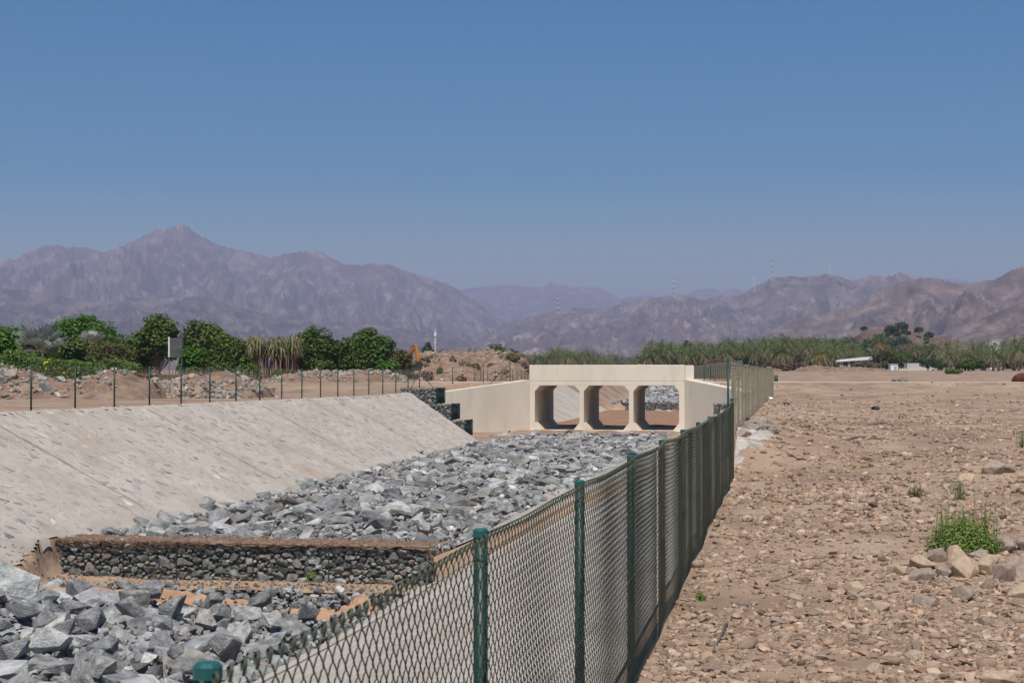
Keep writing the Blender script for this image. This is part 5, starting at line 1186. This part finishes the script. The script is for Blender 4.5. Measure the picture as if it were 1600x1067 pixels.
MTF = rockmat('foothill_rock', (.035,.026,.027), (.10,.073,.07), (.22,.165,.145), .012, mo=[((.38,.27,.23), .025, .61, .6), ((.025,.02,.02), .035, .57, .6)])  # mottle again holds painted relief shading besides the rock tone
mountain('foothills', [(-200, 470), (-60, 455), (0, 452), (30, 452), (60, 456), (90, 462), (140, 472), (175, 470), (200, 466), (225, 465), (260, 475), (280, 470), (305, 462), (330, 466), (360, 478), (400, 486), (440, 492), (500, 500), (560, 505), (640, 515), (720, 528), (800, 545), (860, 584)], 5200, 1700, MTF, 15, rel=.42)
mountain('distant_mountains', [(620, 500), (690, 470), (725, 452), (760, 447), (800, 445), (835, 449), (850, 448), (860, 441), (878, 444), (895, 450), (915, 448), (935, 449), (955, 459), (970, 466), (1010, 461), (1030, 464), (1060, 466), (1082, 455), (1100, 451), (1120, 452), (1132, 456), (1146, 449), (1160, 455), (1180, 465), (1260, 460), (1340, 445), (1400, 440), (1440, 432), (1470, 436), (1490, 435), (1515, 440), (1560, 450), (1700, 460)], 13500, 4200, MT1, 25, rel=.25, jag=2.2)
mountain('middle_hills', [(640, 584), (720, 548), (780, 510), (820, 497), (866, 486), (900, 481), (940, 483), (955, 480), (970, 472), (990, 469), (1002, 468), (1020, 466), (1045, 462), (1062, 460), (1080, 465), (1100, 470), (1118, 464), (1130, 461), (1140, 465), (1160, 461), (1172, 452), (1190, 442), (1208, 435), (1225, 432), (1262, 433), (1280, 430), (1292, 427), (1312, 431), (1330, 440), (1345, 434), (1360, 431), (1380, 432), (1396, 431), (1404, 427), (1410, 426), (1425, 434), (1470, 445), (1540, 460), (1700, 480)], 5600, 2300, MT1, 35, rel=.52)
mountain('right_hills', [(1090, 584), (1150, 545), (1190, 522), (1240, 502), (1270, 492), (1300, 488), (1330, 482), (1355, 472), (1375, 460), (1395, 447), (1415, 439), (1440, 435), (1465, 435), (1482, 440), (1500, 444), (1520, 444), (1545, 437), (1562, 435), (1572, 428), (1585, 420), (1602, 419), (1640, 424), (1720, 450), (1850, 500)], 3300, 1450, MT2, 45, rel=.55)
mountain('near_right_slope', [(1380, 584), (1430, 545), (1470, 525), (1510, 508), (1545, 495), (1570, 484), (1600, 472), (1650, 455), (1750, 440), (1850, 470)], 2300, 950, MT2, 55, rel=.55)
mountain('pale_quarry_hill', [(760, 584), (780, 556), (792, 538), (803, 527), (815, 521), (828, 521), (840, 529), (852, 545), (862, 556), (885, 584)], 4300, 800, PALE, 65, rel=.5, step=1.0)
mountain('brown_knoll', [(1285, 584), (1320, 545), (1345, 519), (1365, 511), (1390, 509), (1410, 507), (1430, 510), (1455, 522), (1480, 545), (1520, 584)], 620, 120, MT3, 75, rel=.3, step=1.5, nv=40)
for k, (px, tp, wd, Z, n, lab) in enumerate(((1350, 510, 10, 600, 1200, 'round dark tree at the left end of the brown knoll'), (1393, 508, 24, 596, 2000, 'wide dark tree clump on top of the brown knoll'), (1410, 503, 20, 596, 1500, 'highest dark tree on the brown knoll'), (1436, 511, 13, 590, 900, 'dark tree on the right shoulder of the brown knoll'),
        (1452, 518, 16, 585, 1200, 'small dark tree on the right slope of the brown knoll'), (1378, 521, 36, 560, 3200, 'dark green thicket on the face of the brown knoll'), (1402, 524, 50, 545, 4500, 'broad dark green thicket below the knoll top'), (1434, 537, 40, 520, 3000, 'dark green thicket at the right foot of the brown knoll'), (1388, 540, 40, 510, 3000, 'dark green thicket at the foot of the brown knoll'))):
    zt = (HZ-tp)/F_*Z; x, y, g = atg(px, Z); gg = max(0, zt-wd/F_*Z*.75-g)
    tree(lab, px, Z, tp, wd, LF_T, name='broadleaf_tree', n=n, leaf=.38, seed=200+k, base=.2, clumps=26, zoff=gg, group='trees on the brown knoll')
mat('dull_red', [(.28,.09,.07), (.33,.12,.10)], 1, 2, .7)
r = random.Random(5)
for k in range(20):
    px = r.uniform(1348, 1462); u_ = (px-1348)/114; tp = 509+abs(u_-.5)*26+r.uniform(2, 26); wd = r.uniform(9, 17); Z = 572-(tp-508)*1.2; zt = (HZ-tp)/F_*Z; x, y, g = atg(px, Z)
    tree(ordn(k+1).replace('zeroth', '')+' small dark tree of those sprinkled over the face of the brown knoll', px, Z, tp, wd, LF_T if k % 3 else LF_F, name='broadleaf_tree', n=520, leaf=.34, seed=260+k, base=.1, clumps=12, zoff=max(0, zt-wd/F_*Z*.8-g), group='small trees on the face of the brown knoll')
# ---------------------------------------------------------------- lattice towers on the ridges
def tower(px, ytop, ybot, Z, label, wide=.16, arms=0, striped=True):
    x, y, _ = at(px, ybot, Z); zb = (HZ-ybot)/F_*Z-4; ht = (HZ-ytop)/F_*Z-zb; root = empty('lattice_tower', (x, y, zb)); tag(root, label, 'tower'); w0 = ht*wide/2; w1 = w0*.22; nb = 8; rr_ = max(.22, ht*.006)
    WH = MATS['white_paint']; RD = MATS['dull_red']
    for part, mm_ in (('white_sections', WH), ('red_sections', RD if striped else WH)):
        m = MB()
        for k in range(nb):
            if (k % 2 == 0) != (part == 'white_sections'): continue
            a0 = w0+(w1-w0)*k/nb; a1 = w0+(w1-w0)*(k+1)/nb; z0 = ht*k/nb; z1 = ht*(k+1)/nb; cs = [(-1, -1), (1, -1), (1, 1), (-1, 1)]
            for i in range(4):
                p, q = cs[i], cs[(i+1) % 4]
                m.tube([(p[0]*a0, p[1]*a0, z0), (p[0]*a1, p[1]*a1, z1)], rr_, 4, False); m.tube([(p[0]*a0, p[1]*a0, z0), (q[0]*a1, q[1]*a1, z1)], rr_*.7, 3, False)
                m.tube([(q[0]*a0, q[1]*a0, z0), (p[0]*a1, p[1]*a1, z1)], rr_*.7, 3, False); m.tube([(p[0]*a1, p[1]*a1, z1), (q[0]*a1, q[1]*a1, z1)], rr_*.7, 3, False)
        m.build(part, mm_, root)
    for k in range(arms):
        zz = ht*(.68+.13*k); m = MB(); aw = ht*.26*(1-.12*k); m.tube([(-aw, 0, zz), (0, 0, zz+ht*.03), (aw, 0, zz)], rr_, 4, False); m.tube([(-aw, 0, zz), (aw, 0, zz)], rr_, 4, False); m.build('cross_arm', WH, root)
tower(1053, 433, 463, 4900, 'thin red and white lattice tower on the middle ridge')
tower(1208, 406, 438, 4900, 'red and white lattice tower left of the hill crest')
tower(871, 461, 488, 4900, 'red and white lattice tower on the low ridge behind the bridge')
tower(1179, 433, 455, 5000, 'pale power pylon left of the tall red and white tower', .2, 3, False)
tower(1298, 414, 431, 5000, 'pale broad-armed pylon on the hill crest', .3, 3, False)
tower(1381, 427, 436, 5100, 'faint pylon right of the hill crest', .3, 2, False)
tower(1402, 421, 433, 5100, 'faint thin pylon on the ridge by the small peaks', .2, 2, False)
# ---------------------------------------------------------------- air
hz = MB(); hz.box(-9800, 9800, -60, 18500, -9, 850)
hm = bpy.data.materials.new('dusty_air'); hm.use_nodes = True; t = hm.node_tree; t.nodes.remove(t.nodes['Principled BSDF'])
pv = t.nodes.new('ShaderNodeVolumePrincipled'); pv.inputs['Density'].default_value = 1.5e-4; pv.inputs['Color'].default_value = (.67, .69, .94, 1); pv.inputs['Anisotropy'].default_value = 0.0
t.links.new(pv.outputs[0], t.nodes['Material Output'].inputs['Volume'])
tag(hz.build('haze', hm), kind='stuff')
